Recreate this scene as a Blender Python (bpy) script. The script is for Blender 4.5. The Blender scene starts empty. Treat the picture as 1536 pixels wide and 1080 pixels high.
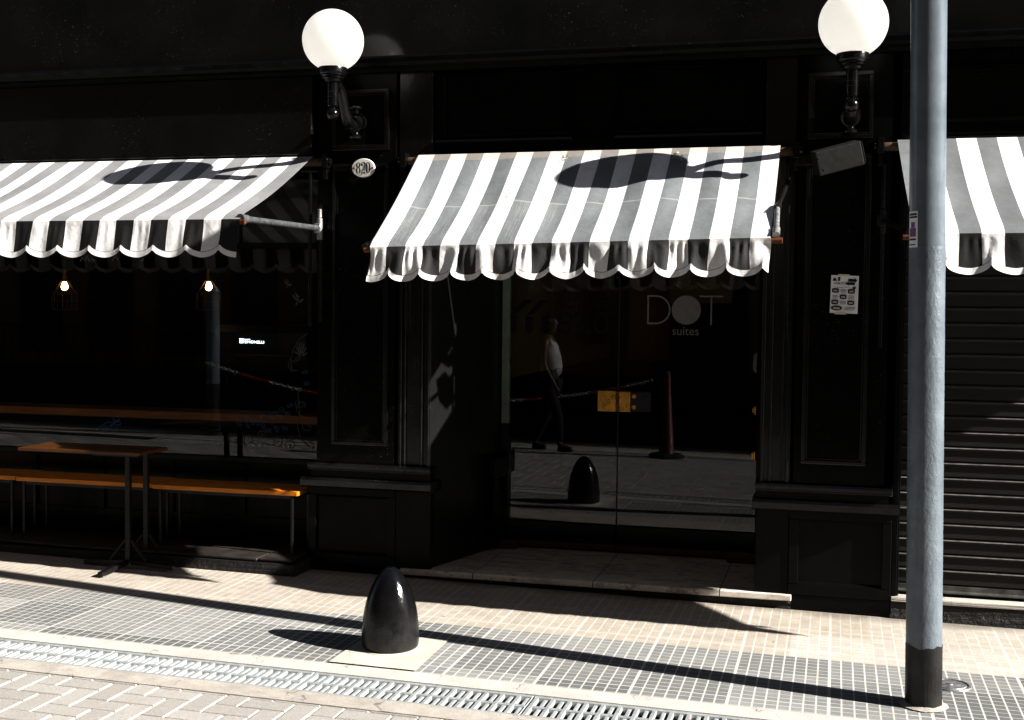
import bpy, bmesh, math, random
from mathutils import Vector, Matrix
random.seed(7)
C = bpy.context.scene.collection
R = math.radians
GS = -0.014                                   # the street falls to the right

def gz(x): return GS * x

# ------------------------------------------------------------------ camera
F_PX = 1847.0
CAM = Vector((0.0, -6.92, 1.65))
RM = Matrix(((0.967, 0.021, -0.255), (0.255, -0.038, 0.966), (0.011, -0.999, -0.042)))  # world rows, camera (right, down, forward)
def _ortho():
    f = (Vector((-6245, 388)) - Vector((768, 540)), Vector((1256, 468)) - Vector((768, 540)))
    fl = math.sqrt(-(f[0].dot(f[1])))
    Y = Vector((f[1].x, f[1].y, fl)).normalized()
    X = -Vector((f[0].x, f[0].y, fl)).normalized()
    X = (X - Y * X.dot(Y)).normalized()
    Z = X.cross(Y)
    if Z.y > 0: Z = -Z
    return fl, X, Y, Z
F_PX, AX, AY, AZ = _ortho()
right = Vector((AX.x, AY.x, AZ.x)); down = Vector((AX.y, AY.y, AZ.y)); fwd = Vector((AX.z, AY.z, AZ.z))

def at(px, py, y):
    """point of the street where the sight line through a photo pixel meets the plane at depth y"""
    r = right * (px - 768) + down * (py - 540) + fwd * F_PX
    return CAM + r * ((y - CAM.y) / r.y)

cd = bpy.data.cameras.new('camera'); cam = bpy.data.objects.new('camera', cd); C.objects.link(cam)
m3 = Matrix((right, -down, -fwd)).transposed()
cam.matrix_world = Matrix.Translation(CAM) @ m3.to_4x4()
cd.sensor_width = 36; cd.lens = F_PX / 1536 * 36; cd.clip_end = 2000; cd.clip_start = 0.05
bpy.context.scene.camera = cam
vs = bpy.context.scene.view_settings
vs.view_transform = 'Standard'; vs.look = 'None'; vs.exposure = 0; vs.gamma = 0.74
bpy.context.scene.cycles.film_exposure = 2.5      # the photograph is exposed long: sunlit cloth burns out

# ------------------------------------------------------------------ light
AZI, ELE = R(8.4), R(29.8)
S = Vector((math.cos(ELE) * math.cos(AZI), -math.cos(ELE) * math.sin(AZI), math.sin(ELE)))
w = bpy.data.worlds.new('World'); bpy.context.scene.world = w; w.use_nodes = True
nt = w.node_tree
sky = nt.nodes.new('ShaderNodeTexSky'); sky.sky_type = 'NISHITA'; sky.sun_disc = False
sky.sun_elevation = ELE; sky.sun_rotation = math.atan2(S.x, S.y)
nt.links.new(sky.outputs[0], nt.nodes['Background'].inputs[0]); nt.nodes['Background'].inputs[1].default_value = 0.05
ld = bpy.data.lights.new('sun', 'SUN'); ld.energy = 5.0; ld.angle = R(0.5); ld.color = (1.0, 0.97, 0.925)
sun = bpy.data.objects.new('sun', ld); C.objects.link(sun)
sun.rotation_euler = S.to_track_quat('Z', 'Y').to_euler(); sun.location = (10, -5, 10)

# ------------------------------------------------------------------ materials
class NB:
    """small node builder"""
    def __init__(s, name):
        s.m = bpy.data.materials.new(name); s.m.use_nodes = True
        s.t = s.m.node_tree; s.b = s.t.nodes['Principled BSDF']; s.o = s.t.nodes['Material Output']
    def n(s, kind, **kw):
        x = s.t.nodes.new('ShaderNode' + kind)
        for k, v in kw.items():
            if k[0] == 'i': x.inputs[int(k[1:])].default_value = v
            else: setattr(x, k, v)
        return x
    def l(s, a, b): s.t.links.new(a, b)
    def math(s, op, a, b=None, c=None):
        x = s.t.nodes.new('ShaderNodeMath'); x.operation = op
        for i, v in enumerate((a, b, c)):
            if v is None: continue
            if isinstance(v, (int, float)): x.inputs[i].default_value = v
            else: s.l(v, x.inputs[i])
        return x.outputs[0]
    def mix(s, f, a, b, blend='MIX'):
        x = s.t.nodes.new('ShaderNodeMix'); x.data_type = 'RGBA'; x.blend_type = blend
        for i, v in ((0, f), (6, a), (7, b)):
            if isinstance(v, (int, float)): x.inputs[i].default_value = v
            elif isinstance(v, tuple): x.inputs[i].default_value = (*v, 1)[:4]
            else: s.l(v, x.inputs[i])
        return x.outputs[2]
    def ramp(s, f, *stops):
        x = s.t.nodes.new('ShaderNodeValToRGB'); s.l(f, x.inputs[0])
        e = x.color_ramp.elements
        while len(e) < len(stops): e.new(0.5)
        for k, (p, c) in enumerate(stops):
            e[k].position = p; e[k].color = (c, c, c, 1) if isinstance(c, (int, float)) else (*c, 1)
        return x.outputs[0]
    def obj(s): return s.n('TexCoord').outputs['Object']
    def uv(s): return s.n('TexCoord').outputs['UV']
    def noise(s, vec, scale, detail=4, rough=0.55, out=0):
        x = s.n('TexNoise'); x.inputs['Scale'].default_value = scale; x.inputs['Detail'].default_value = detail
        x.inputs['Roughness'].default_value = rough
        s.l(vec, x.inputs['Vector']); return x.outputs[out]
    def scale(s, vec, v):
        x = s.n('Mapping'); x.inputs['Scale'].default_value = v; s.l(vec, x.inputs['Vector']); return x.outputs[0]
    def bump(s, h, strength=0.3, dist=0.01):
        x = s.n('Bump'); x.inputs['Strength'].default_value = strength; x.inputs['Distance'].default_value = dist
        s.l(h, x.inputs['Height']); s.l(x.outputs[0], s.b.inputs['Normal'])
    def set(s, **kw):
        names = dict(col='Base Color', rough='Roughness', metal='Metallic', spec='Specular IOR Level', coat='Coat Weight',
                     sss='Subsurface Weight', em='Emission Strength', emc='Emission Color')
        for k, v in kw.items():
            i = s.b.inputs[names[k]]
            if isinstance(v, (int, float)): i.default_value = v
            elif isinstance(v, tuple): i.default_value = (*v, 1)[:4]
            else: s.l(v, i)
        return s

def simple(name, col, rough=0.5, metal=0.0, var=0.25, scale=18.0, bump=0.0, bscale=60, spec=0.5):
    b = NB(name); o = b.obj()
    n = b.noise(o, scale)
    k = b.ramp(n, (0.3, 1 - var), (0.7, 1 + var))
    c = b.mix(1.0, col, k, 'MULTIPLY')
    b.set(col=c, rough=b.ramp(b.noise(o, scale * 0.7), (0.3, max(rough - 0.1, 0.03)), (0.7, min(rough + 0.12, 1))), metal=metal, spec=spec)
    if bump: b.bump(b.noise(o, bscale, 3), bump, 0.004)
    return b.m

def black_paint(name, col=0.0065, rough=0.24, wave=0.06, dust=0.012, spec=0.3, dr=0.14):
    """thick black gloss paint brushed on timber and sheet, slightly wavy, chipped and dusty"""
    b = NB(name); o = b.obj()
    fine = b.noise(o, 220, 2, 0.7)
    specks = b.ramp(b.noise(o, 120, 1, 0.5), (0.735, 0.0), (0.765, 1.0))
    cloud = b.noise(o, 3.0, 5, 0.6)
    base = b.ramp(cloud, (0.35, (col, col, col * 0.98)), (0.75, (col + dust * 0.5, col + dust * 0.47, col + dust * 0.40)))
    patch = b.ramp(b.noise(o, 2.2, 3), (0.45, 0.0), (0.65, 0.5))
    c = b.mix(b.math('MULTIPLY', specks, patch), base, (0.40, 0.38, 0.35))
    b.set(col=c, rough=b.ramp(b.noise(o, 5, 6, 0.65), (0.3, rough), (0.75, rough + dr)), spec=spec)
    wav = b.noise(b.scale(o, (1, 1, 0.35)), 7, 3)
    h = b.math('ADD', b.math('MULTIPLY', wav, 1.0), b.math('MULTIPLY', fine, 0.05))
    b.bump(h, wave, 0.05)
    return b.m

M = {}
M['black'] = black_paint('black_gloss_paint', 0.005, 0.10, 0.07, 0.006, 0.13)
M['lit_reveal'] = black_paint('black_paint_lit_reveal', 0.017, 0.14, 0.05, 0.012, 0.2)  # same black paint, lightened so the colour carries the sunlit cheek
M['moulding'] = black_paint('black_gloss_moulding', 0.006, 0.17, 0.08, 0.010, 0.75)
M['fascia'] = black_paint('black_sheet_metal', 0.010, 0.08, 0.03, 0.020, 0.55, 0.10)
M['plinth'] = black_paint('black_plinth_paint', 0.007, 0.22, 0.06, 0.010, 0.13)
M['iron'] = simple('black_cast_iron', (0.007, 0.007, 0.007), 0.20, 0.0, 0.3, 30, 0.12, 90)
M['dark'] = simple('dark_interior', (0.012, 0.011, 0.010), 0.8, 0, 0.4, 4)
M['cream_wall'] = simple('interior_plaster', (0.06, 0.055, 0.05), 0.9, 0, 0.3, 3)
M['white_trim'] = simple('white_enamel', (0.82, 0.80, 0.76), 0.25, 0, 0.05, 8)
M['ink'] = simple('black_ink', (0.012, 0.012, 0.014), 0.5, 0, 0.2, 20)
M['steel_pole'] = simple('steel', (0.22, 0.22, 0.22), 0.35, 0.9, 0.3, 14)
M['rust'] = simple('rusty_steel', (0.19, 0.075, 0.032), 0.75, 0.2, 0.5, 60, 0.4, 120)
M['arm_grey'] = simple('weathered_grey_tube', (0.13, 0.135, 0.14), 0.4, 0.3, 0.4, 40, 0.2, 90)
M['roller'] = simple('dusty_roller_steel', (0.10, 0.065, 0.04), 0.7, 0.1, 0.5, 40, 0.3)
M['galv'] = simple('worn_galvanised_tube', (0.34, 0.34, 0.34), 0.42, 0.5, 0.4, 40, 0.2, 90)
M['dark_metal'] = simple('dark_painted_steel', (0.012, 0.0115, 0.011), 0.36, 0.0, 0.4, 25, 0.1)
M['bar_metal'] = simple('scuffed_grey_black_steel', (0.09, 0.088, 0.084), 0.45, 0.0, 0.5, 14, 0.2)
M['brass'] = simple('brass', (0.62, 0.36, 0.08), 0.32, 0.9, 0.25, 25)
M['glass_edge'] = simple('green_glass_edge', (0.20, 0.24, 0.20), 0.3, 0, 0.2, 8)
M['tape'] = simple('masking_tape', (0.62, 0.55, 0.42), 0.7, 0, 0.1, 30)
M['paper'] = simple('white_paper', (0.78, 0.78, 0.80), 0.7, 0, 0.04, 10)
M['cone_red'] = simple('backlit_red_plastic', (0.10, 0.010, 0.008), 0.5, 0, 0.3, 10)  # red darkened: the cone's backlit side is put into the colour
M['red_plastic'] = simple('red_plastic', (0.50, 0.06, 0.02), 0.4, 0, 0.15, 10)
M['white_plastic'] = simple('white_plastic', (0.75, 0.74, 0.72), 0.4, 0, 0.1, 10)
M['rubber'] = simple('black_rubber', (0.015, 0.015, 0.015), 0.7)
M['skin'] = simple('skin', (0.10, 0.055, 0.035), 0.5, 0, 0.1, 8)
M['shirt'] = simple('white_cotton', (0.42, 0.42, 0.44), 0.85, 0, 0.25, 9, 0.6, 22)
M['denim'] = simple('dark_denim', (0.004, 0.004, 0.006), 0.85, 0, 0.3, 40)
M['hair'] = simple('dark_hair', (0.012, 0.009, 0.007), 0.6)
M['grey_letter'] = simple('grey_vinyl', (0.25, 0.245, 0.235), 0.6, 0, 0.1, 20)
M['black_letter'] = simple('black_vinyl', (0.002, 0.002, 0.002), 0.9, 0, 0.1, 20)
M['blue_line'] = simple('blue_vinyl', (0.02, 0.12, 0.32), 0.5, 0, 0.2, 20)
M['grey_line'] = simple('etched_vinyl', (0.10, 0.10, 0.09), 0.6, 0, 0.2, 20)
M['leaf'] = simple('leaf_green', (0.07, 0.11, 0.03), 0.6, 0, 0.5, 12)
M['brown_wall'] = simple('brown_render', (0.26, 0.15, 0.075), 0.85, 0, 0.2, 1.5, 0.3, 20)
M['grey_wall'] = simple('grey_render', (0.22, 0.21, 0.20), 0.9, 0, 0.2, 1.2, 0.3, 20)

def emis(name, col, s):
    b = NB(name); b.set(col=(0.02, 0.02, 0.02), emc=col, em=s); return b.m
M['cage'] = simple('bronze_wire', (0.16, 0.08, 0.03), 0.5, 0.6)
M['bulb'] = emis('lit_bulb', (1.0, 0.72, 0.42), 6)
M['logo_light'] = emis('lit_logo', (0.85, 0.93, 1.0), 2.2)

def wood(name, c1, c2, rough=0.32):
    b = NB(name); o = b.obj()
    g = b.noise(b.scale(o, (1.4, 26, 26)), 4, 6, 0.6)
    big = b.noise(o, 4, 3)
    c = b.mix(b.ramp(g, (0.35, 0.0), (0.68, 1.0)), c1, c2)
    c = b.mix(b.ramp(big, (0.3, 0.0), (0.75, 0.5)), c, tuple(x * 0.55 for x in c1))
    b.set(col=c, rough=b.ramp(g, (0.3, rough), (0.7, rough + 0.2))); b.bump(g, 0.25, 0.002)
    return b.m
M['bench_wood'] = wood('varnished_orange_pine', (0.85, 0.36, 0.04), (0.62, 0.19, 0.016))
M['table_wood'] = wood('varnished_table_wood', (0.18, 0.08, 0.03), (0.10, 0.04, 0.013), 0.2)
M['lobby_wood'] = wood('lobby_wood_panel', (0.85, 0.56, 0.25), (0.74, 0.46, 0.19), 0.6)
M['lobby_red'] = wood('lobby_red_panel', (0.55, 0.16, 0.07), (0.46, 0.12, 0.05), 0.6)
M['counter_wood'] = wood('counter_wood', (0.85, 0.36, 0.10), (0.60, 0.22, 0.05))
M['block_wood'] = wood('reddish_wood', (0.12, 0.04, 0.015), (0.07, 0.02, 0.008))

def opal():
    b = NB('opal_glass')
    o = b.obj(); n = b.noise(o, 9, 3)
    dirt = b.ramp(n, (0.4, (0.95, 0.94, 0.92)), (0.8, (0.88, 0.85, 0.80)))
    b.set(col=dirt, rough=0.16, sss=0.3)
    b.b.inputs['Subsurface Radius'].default_value = (1, 0.95, 0.9); b.b.inputs['Subsurface Scale'].default_value = 0.15
    tl = b.n('BsdfTranslucent'); tl.inputs[0].default_value = (0.98, 0.975, 0.96, 1)
    mx = b.n('MixShader', i0=0.72); b.l(b.b.outputs[0], mx.inputs[1]); b.l(tl.outputs[0], mx.inputs[2]); b.l(mx.outputs[0], b.o.inputs[0])
    return b.m
M['opal'] = opal()

def fabric(name, stripe, phase, dark=(0.175, 0.18, 0.182), white=(0.91, 0.905, 0.895), trim=False, fade=True, dirty=0.12):
    b = NB(name); uv = b.uv()
    sx = b.n('SeparateXYZ'); b.l(uv, sx.inputs[0]); u, v = sx.outputs[0], sx.outputs[1]
    fr = b.math('FRACT', b.math('ADD', b.math('DIVIDE', u, stripe * 2), phase))
    isd = b.math('LESS_THAN', fr, 0.5)
    o = b.obj()
    thread = b.noise(b.scale(o, (1, 1, 1)), 420, 2, 0.6)
    cloud = b.noise(o, 4, 5, 0.65)
    stain = b.noise(o, 13, 5, 0.7)
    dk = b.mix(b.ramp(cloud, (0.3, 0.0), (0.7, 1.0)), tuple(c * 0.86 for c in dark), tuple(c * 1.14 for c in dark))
    if fade:   # chalky worn streaks low on the canopy
        streak = b.noise(b.scale(uv, (60, 2.5, 1)), 1.6, 4, 0.7)
        low = b.math('MULTIPLY', b.math('GREATER_THAN', v, 0.56), b.math('LESS_THAN', u, 0.95))
        worn = b.math('MULTIPLY', b.ramp(streak, (0.45, 0.0), (0.66, 0.42)), low)
        dk = b.mix(worn, dk, (0.45, 0.45, 0.45))
        line = b.math('MULTIPLY', b.math('LESS_THAN', b.math('ABSOLUTE', b.math('SUBTRACT', v, 0.555)), 0.006), 0.5)
        dk = b.mix(line, dk, (0.5, 0.5, 0.5))
    wh = b.mix(b.ramp(stain, (0.5, 0.0), (0.85, dirty * 2)), white, tuple(c * 0.62 for c in white))
    col = b.mix(isd, wh, dk)
    if fade:   # grimy strip where the cloth meets the roller
        col = b.mix(b.math('MULTIPLY', b.math('LESS_THAN', v, 0.065), 0.55), col, (0.42, 0.36, 0.31))
    if trim:
        ist = b.math('LESS_THAN', v, 0.031)
        tr = b.mix(b.ramp(stain, (0.45, 0.0), (0.8, dirty * 2.2)), white, (0.42, 0.40, 0.37))
        col = b.mix(ist, col, tr)
        sl = b.math('MULTIPLY', b.math('LESS_THAN', b.math('ABSOLUTE', b.math('SUBTRACT', v, 0.032)), 0.0016), 0.7)
        col = b.mix(sl, col, (0.10, 0.09, 0.08))
    col = b.mix(0.22, col, b.ramp(thread, (0.3, 0.72), (0.7, 1.15)), 'MULTIPLY')
    b.set(col=col, rough=0.82, spec=0.25)
    h = b.math('ADD', b.math('MULTIPLY', thread, 0.06), b.math('MULTIPLY', b.noise(o, 26, 4, 0.6), 0.4))
    b.bump(h, 0.5 if fade or trim else 0.35, 0.014)
    tl = b.n('BsdfTranslucent'); b.l(col, tl.inputs[0])
    mx = b.n('MixShader', i0=0.11); b.l(b.b.outputs[0], mx.inputs[1]); b.l(tl.outputs[0], mx.inputs[2]); b.l(mx.outputs[0], b.o.inputs[0])
    return b.m

def pane(name, tint=(0.84, 0.86, 0.85), wav=0.0012, k=1.6):
    b = NB(name); o = b.obj()
    b.t.nodes.remove(b.b)
    tr = b.n('BsdfTransparent'); tr.inputs[0].default_value = (*tint, 1)
    gl = b.n('BsdfGlossy'); gl.inputs['Roughness'].default_value = 0.004; gl.inputs[0].default_value = (1, 1, 1, 1)
    fz = b.n('Fresnel', i0=1.5)
    bp = b.n('Bump', i0=wav, i1=1.0); b.l(b.noise(b.scale(o, (0.8, 1, 0.5)), 1.1, 2), bp.inputs['Height']); b.l(bp.outputs[0], gl.inputs['Normal'])
    mx = b.n('MixShader'); b.l(b.math('MINIMUM', b.math('MULTIPLY', fz.outputs[0], k), 1.0), mx.inputs[0])
    b.l(tr.outputs[0], mx.inputs[1]); b.l(gl.outputs[0], mx.inputs[2]); b.l(mx.outputs[0], b.o.inputs[0])
    return b.m
M['pane'] = pane('window_glass')
M['door_pane'] = pane('door_glass', (0.88, 0.88, 0.86), 0.0010, 1.6)

def paving():
    b = NB('ribbed_sidewalk_tiles'); o = b.obj()
    s = b.n('SeparateXYZ'); b.l(o, s.inputs[0]); x, y = s.outputs[0], s.outputs[1]
    T, c = 0.415, 0.0519
    def groove(v, per, wd):
        d = b.math('ABSOLUTE', b.math('SUBTRACT', b.math('FRACT', b.math('DIVIDE', v, per)), 0.5))
        return b.math('GREATER_THAN', d, 0.5 - wd / per / 2)
    gx, gy = groove(x, c, 0.0075), groove(y, c, 0.0065)
    jx, jy = groove(x, T, 0.014), groove(y, T, 0.009)
    tid = b.n('CombineXYZ'); b.l(b.math('FLOOR', b.math('DIVIDE', x, T)), tid.inputs[0]); b.l(b.math('FLOOR', b.math('DIVIDE', y, T)), tid.inputs[1])
    wn = b.n('TexWhiteNoise', noise_dimensions='2D'); b.l(tid.outputs[0], wn.inputs['Vector']); rnd = wn.outputs[0]
    cid = b.n('CombineXYZ'); b.l(b.math('FLOOR', b.math('DIVIDE', x, c)), cid.inputs[0]); b.l(b.math('FLOOR', b.math('DIVIDE', y, c)), cid.inputs[1])
    wc = b.n('TexWhiteNoise', noise_dimensions='2D'); b.l(cid.outputs[0], wc.inputs['Vector']); rc = wc.outputs[0]
    grain = b.noise(o, 240, 3, 0.7); grime = b.noise(o, 2.3, 6, 0.65); gr2 = b.noise(o, 9, 5, 0.7)
    isdark = b.math('MULTIPLY', b.math('LESS_THAN', y, -0.9475), b.math('GREATER_THAN', y, -4.9))
    tan = b.mix(b.ramp(gr2, (0.3, 0.0), (0.75, 1.0)), (0.485, 0.445, 0.39), (0.395, 0.355, 0.305))
    # paler replacement tiles to the right
    pal = b.math('MULTIPLY', b.math('GREATER_THAN', x, -0.19), b.math('LESS_THAN', y, -0.50))
    tan = b.mix(b.math('MULTIPLY', pal, 0.75), tan, (0.53, 0.505, 0.465))
    tan = b.mix(b.math('MULTIPLY', b.math('GREATER_THAN', x, 0.19), 0.6), tan, (0.485, 0.46, 0.42))
    drk = b.mix(b.ramp(b.math('ADD', b.math('MULTIPLY', rnd, 0.55), b.math('MULTIPLY', grime, 0.5)), (0.3, 0.0), (0.85, 1.0)), (0.175, 0.182, 0.179), (0.33, 0.332, 0.322))
    drk = b.mix(b.ramp(b.math('ADD', rnd, b.math('MULTIPLY', grime, 0.25)), (1.08, 0.0), (1.1, 0.35)), drk, (0.5, 0.45, 0.37))
    cell = b.mix(isdark, tan, drk)
    cell = b.mix(1.0, cell, b.ramp(rc, (0.0, 0.94), (1.0, 1.06)), 'MULTIPLY')
    cell = b.mix(1.0, cell, b.ramp(grain, (0.3, 0.78), (0.72, 1.22)), 'MULTIPLY')
    grout = b.mix(b.ramp(grime, (0.3, 0.0), (0.75, 0.8)), (0.60, 0.575, 0.54), (0.48, 0.45, 0.415))
    tanx = b.mix(b.ramp(b.noise(o, 70, 2), (0.5, 0.0), (0.62, 0.8)), grout, (0.13, 0.10, 0.09))   # groove shade painted as dark dashes
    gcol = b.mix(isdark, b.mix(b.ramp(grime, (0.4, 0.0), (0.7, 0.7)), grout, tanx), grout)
    side = b.mix(isdark, b.mix(0.62, cell, (0.40, 0.32, 0.25)), grout)  # cross grooves on tan tiles: their shadow line painted darker
    fade = b.ramp(b.noise(o, 5, 5, 0.7), (0.3, 0.35), (0.6, 0.95))
    col = b.mix(b.math('MULTIPLY', gy, fade), cell, side)
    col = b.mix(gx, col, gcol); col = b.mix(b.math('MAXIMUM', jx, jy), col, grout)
    col = b.mix(b.ramp(b.noise(o, 1.1, 5, 0.6), (0.5, 0.0), (0.8, 0.3)), col, (0.30, 0.27, 0.23))
    gv = b.n('TexVoronoi'); gv.inputs['Scale'].default_value = 3.4; b.l(o, gv.inputs['Vector'])
    gum = b.math('MULTIPLY', b.math('LESS_THAN', b.math('ADD', gv.outputs[0], b.math('MULTIPLY', gr2, 0.03)), 0.050), 0.55)
    col = b.mix(gum, col, (0.09, 0.085, 0.08))
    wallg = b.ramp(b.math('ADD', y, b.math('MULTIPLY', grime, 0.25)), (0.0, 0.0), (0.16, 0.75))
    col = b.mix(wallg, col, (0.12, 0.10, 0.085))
    streak = b.ramp(b.noise(b.scale(o, (0.35, 2.2, 1)), 2.4, 6, 0.7), (0.56, 0.0), (0.78, 0.45))
    col = b.mix(streak, col, (0.30, 0.28, 0.255))
    b.set(col=col, rough=0.85, spec=0.3)
    hg = b.math('MAXIMUM', b.math('MAXIMUM', gx, gy), b.math('MAXIMUM', jx, jy))
    h = b.math('ADD', b.math('MULTIPLY', b.math('SUBTRACT', 1.0, hg), 1.0), b.math('MULTIPLY', grain, 0.35))
    b.bump(h, 0.5, 0.004)
    return b.m
M['tiles'] = paving()

def cement(name, c1, c2, sc=6):
    b = NB(name); o = b.obj()
    a = b.noise(o, sc, 6, 0.7); g = b.noise(o, 160, 3, 0.7)
    cr = b.n('TexVoronoi', feature='DISTANCE_TO_EDGE'); cr.inputs['Scale'].default_value = 2.1
    wv = b.n('VectorMath', operation='ADD'); b.l(o, wv.inputs[0]); nn = b.n('TexNoise'); nn.inputs['Scale'].default_value = 6; b.l(o, nn.inputs['Vector'])
    sc_ = b.n('VectorMath', operation='SCALE'); sc_.inputs['Scale'].default_value = 0.35; b.l(nn.outputs['Color'], sc_.inputs[0]); b.l(sc_.outputs[0], wv.inputs[1])
    b.l(wv.outputs[0], cr.inputs['Vector'])
    crack = b.math('MULTIPLY', b.math('LESS_THAN', cr.outputs[0], 0.006), b.ramp(a, (0.4, 0.0), (0.6, 0.7)))
    c = b.mix(b.ramp(a, (0.32, 0.0), (0.7, 1.0)), c1, c2)
    c = b.mix(crack, c, tuple(k * 0.3 for k in c2))
    c = b.mix(1.0, c, b.ramp(g, (0.3, 0.82), (0.72, 1.15)), 'MULTIPLY')
    b.set(col=c, rough=0.9, spec=0.25); b.bump(b.math('ADD', g, a), 0.4, 0.004)
    return b.m
M['cement'] = cement('pale_cement', (0.57, 0.545, 0.51), (0.46, 0.435, 0.40))
M['cement2'] = cement('stained_cement', (0.50, 0.47, 0.425), (0.37, 0.34, 0.305), 9)
M['grout'] = cement('sandy_grout', (0.63, 0.605, 0.57), (0.53, 0.505, 0.47), 20)
M['pad'] = cement('cement_pad', (0.58, 0.545, 0.485), (0.50, 0.46, 0.405), 5)
M['earth'] = cement('far_street', (0.20, 0.19, 0.17), (0.13, 0.12, 0.11), 3)
M['opp_floor_shaded'] = cement('opposite_paving_shaded', (0.07, 0.06, 0.05), (0.04, 0.036, 0.03), 5)  # darker paving colour stands in for the shade across the street

def kerb_black():
    b = NB('rough_black_kerb'); o = b.obj()
    a = b.noise(o, 11, 6, 0.75); chips = b.ramp(b.noise(o, 17, 5, 0.7), (0.62, 0.0), (0.66, 1.0))
    c = b.mix(chips, b.mix(a, (0.012, 0.012, 0.012), (0.04, 0.038, 0.035)), (0.10, 0.095, 0.09))
    b.set(col=c, rough=0.55); b.bump(a, 0.9, 0.03); return b.m
M['kerb'] = kerb_black()

def marble():
    b = NB('grey_marble'); o = b.obj()
    v = b.noise(b.scale(o, (0.8, 2.2, 1)), 4.2, 8, 0.72)
    c = b.ramp(v, (0.30, (0.34, 0.29, 0.25)), (0.46, (0.78, 0.73, 0.67)), (0.53, (0.86, 0.81, 0.75)), (0.58, (0.40, 0.36, 0.33)), (0.64, (0.82, 0.76, 0.70)), (0.8, (0.86, 0.80, 0.73)))
    s = b.n('SeparateXYZ'); b.l(o, s.inputs[0])
    d = b.math('ABSOLUTE', b.math('SUBTRACT', b.math('FRACT', b.math('DIVIDE', b.math('ADD', s.outputs[0], 2.045), 0.72)), 0.5))
    c = b.mix(b.math('GREATER_THAN', d, 0.4965), c, (0.07, 0.06, 0.05))
    c = b.mix(b.ramp(b.noise(o, 3, 5, 0.7), (0.52, 0.0), (0.85, 0.4)), c, (0.30, 0.22, 0.16))
    b.set(col=c, rough=0.42); b.bump(b.noise(o, 40, 4), 0.12, 0.003); return b.m
M['marble'] = marble()
M['sill_stone'] = simple('dark_sill_stone', (0.05, 0.042, 0.037), 0.6, 0, 0.5, 8, 0.3)

def paver():
    b = NB('granite_pavers'); o = b.obj()
    at_ = b.n('Attribute', attribute_name='shade'); k = at_.outputs['Fac']
    g = b.noise(o, 170, 3, 0.75); a = b.noise(o, 8, 5, 0.7)
    c = b.mix(k, (0.375, 0.355, 0.33), (0.44, 0.42, 0.392))
    c = b.mix(1.0, c, b.ramp(g, (0.3, 0.75), (0.7, 1.2)), 'MULTIPLY')
    c = b.mix(b.ramp(a, (0.5, 0.0), (0.8, 0.35)), c, (0.33, 0.31, 0.285))
    b.set(col=c, rough=0.88, spec=0.25); b.bump(b.math('ADD', g, a), 0.4, 0.004); return b.m
M['paver'] = paver()

def galv():
    b = NB('galvanised_grate'); o = b.obj()
    a = b.noise(o, 30, 4, 0.7)
    b.set(col=b.ramp(a, (0.3, (0.40, 0.42, 0.42)), (0.75, (0.60, 0.62, 0.61))), rough=0.5, metal=0.35, spec=0.5)
    b.bump(b.noise(o, 90, 3), 0.15, 0.002); return b.m
M['grate'] = galv()

def pole_paint(name, lump):
    b = NB(name); o = b.obj()
    a = b.noise(o, 7, 5, 0.6)
    chip = b.math('MULTIPLY', b.ramp(b.noise(o, 46, 2), (0.735, 0.0), (0.75, 1.0)), b.ramp(b.noise(o, 3, 2), (0.45, 0.0), (0.6, 1.0)))
    drip = b.ramp(b.noise(b.scale(o, (1, 1, 0.06)), 26, 4, 0.7), (0.58, 0.0), (0.75, 0.35))
    b.set(col=b.mix(chip, b.mix(drip, b.ramp(a, (0.3, (0.135, 0.158, 0.18)), (0.7, (0.20, 0.23, 0.255))), (0.08, 0.095, 0.105)), (0.42, 0.42, 0.40)), rough=0.2 if lump < 0.2 else 0.36)
    l = b.noise(b.scale(o, (1, 1, 0.55)), 62, 4, 0.6); l2 = b.noise(o, 190, 3, 0.6); l3 = b.noise(b.scale(o, (1, 1, 0.4)), 21, 3)
    h = b.math('ADD', b.math('MULTIPLY', l, 1.0), b.math('ADD', b.math('MULTIPLY', l2, 0.6), b.math('MULTIPLY', l3, 0.8)))
    b.bump(h, lump, 0.022); return b.m
M['pole_smooth'] = pole_paint('blue_grey_paint', 0.06)
M['pole_rough'] = pole_paint('blistered_blue_grey_paint', 0.22)
M['pole_black'] = simple('black_pole_paint', (0.022, 0.021, 0.020), 0.42, 0, 0.5, 12, 0.35, 60)

def bollard_paint():
    b = NB('glossy_black_bollard'); o = b.obj()
    s = b.n('SeparateXYZ'); b.l(o, s.inputs[0])
    g = b.noise(o, 120, 3, 0.6); dust = b.noise(o, 14, 5, 0.7)
    low = b.ramp(s.outputs[2], (0.0, 1.0), (0.30, 0.0))
    c = b.mix(b.math('MULTIPLY', low, b.ramp(dust, (0.35, 0.0), (0.7, 0.35))), (0.009, 0.009, 0.010), (0.10, 0.097, 0.09))
    sp = b.ramp(b.noise(o, 260, 1), (0.73, 0.0), (0.76, 1.0))
    c = b.mix(b.math('MULTIPLY', sp, 0.5), c, (0.25, 0.24, 0.23))
    b.set(col=c, rough=b.math('ADD', 0.11, b.math('MULTIPLY', low, 0.22)), spec=0.5); b.bump(b.math('ADD', g, b.math('MULTIPLY', b.noise(o, 30, 3), 1.5)), 0.16, 0.005)
    return b.m
M['bollard'] = bollard_paint()

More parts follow.
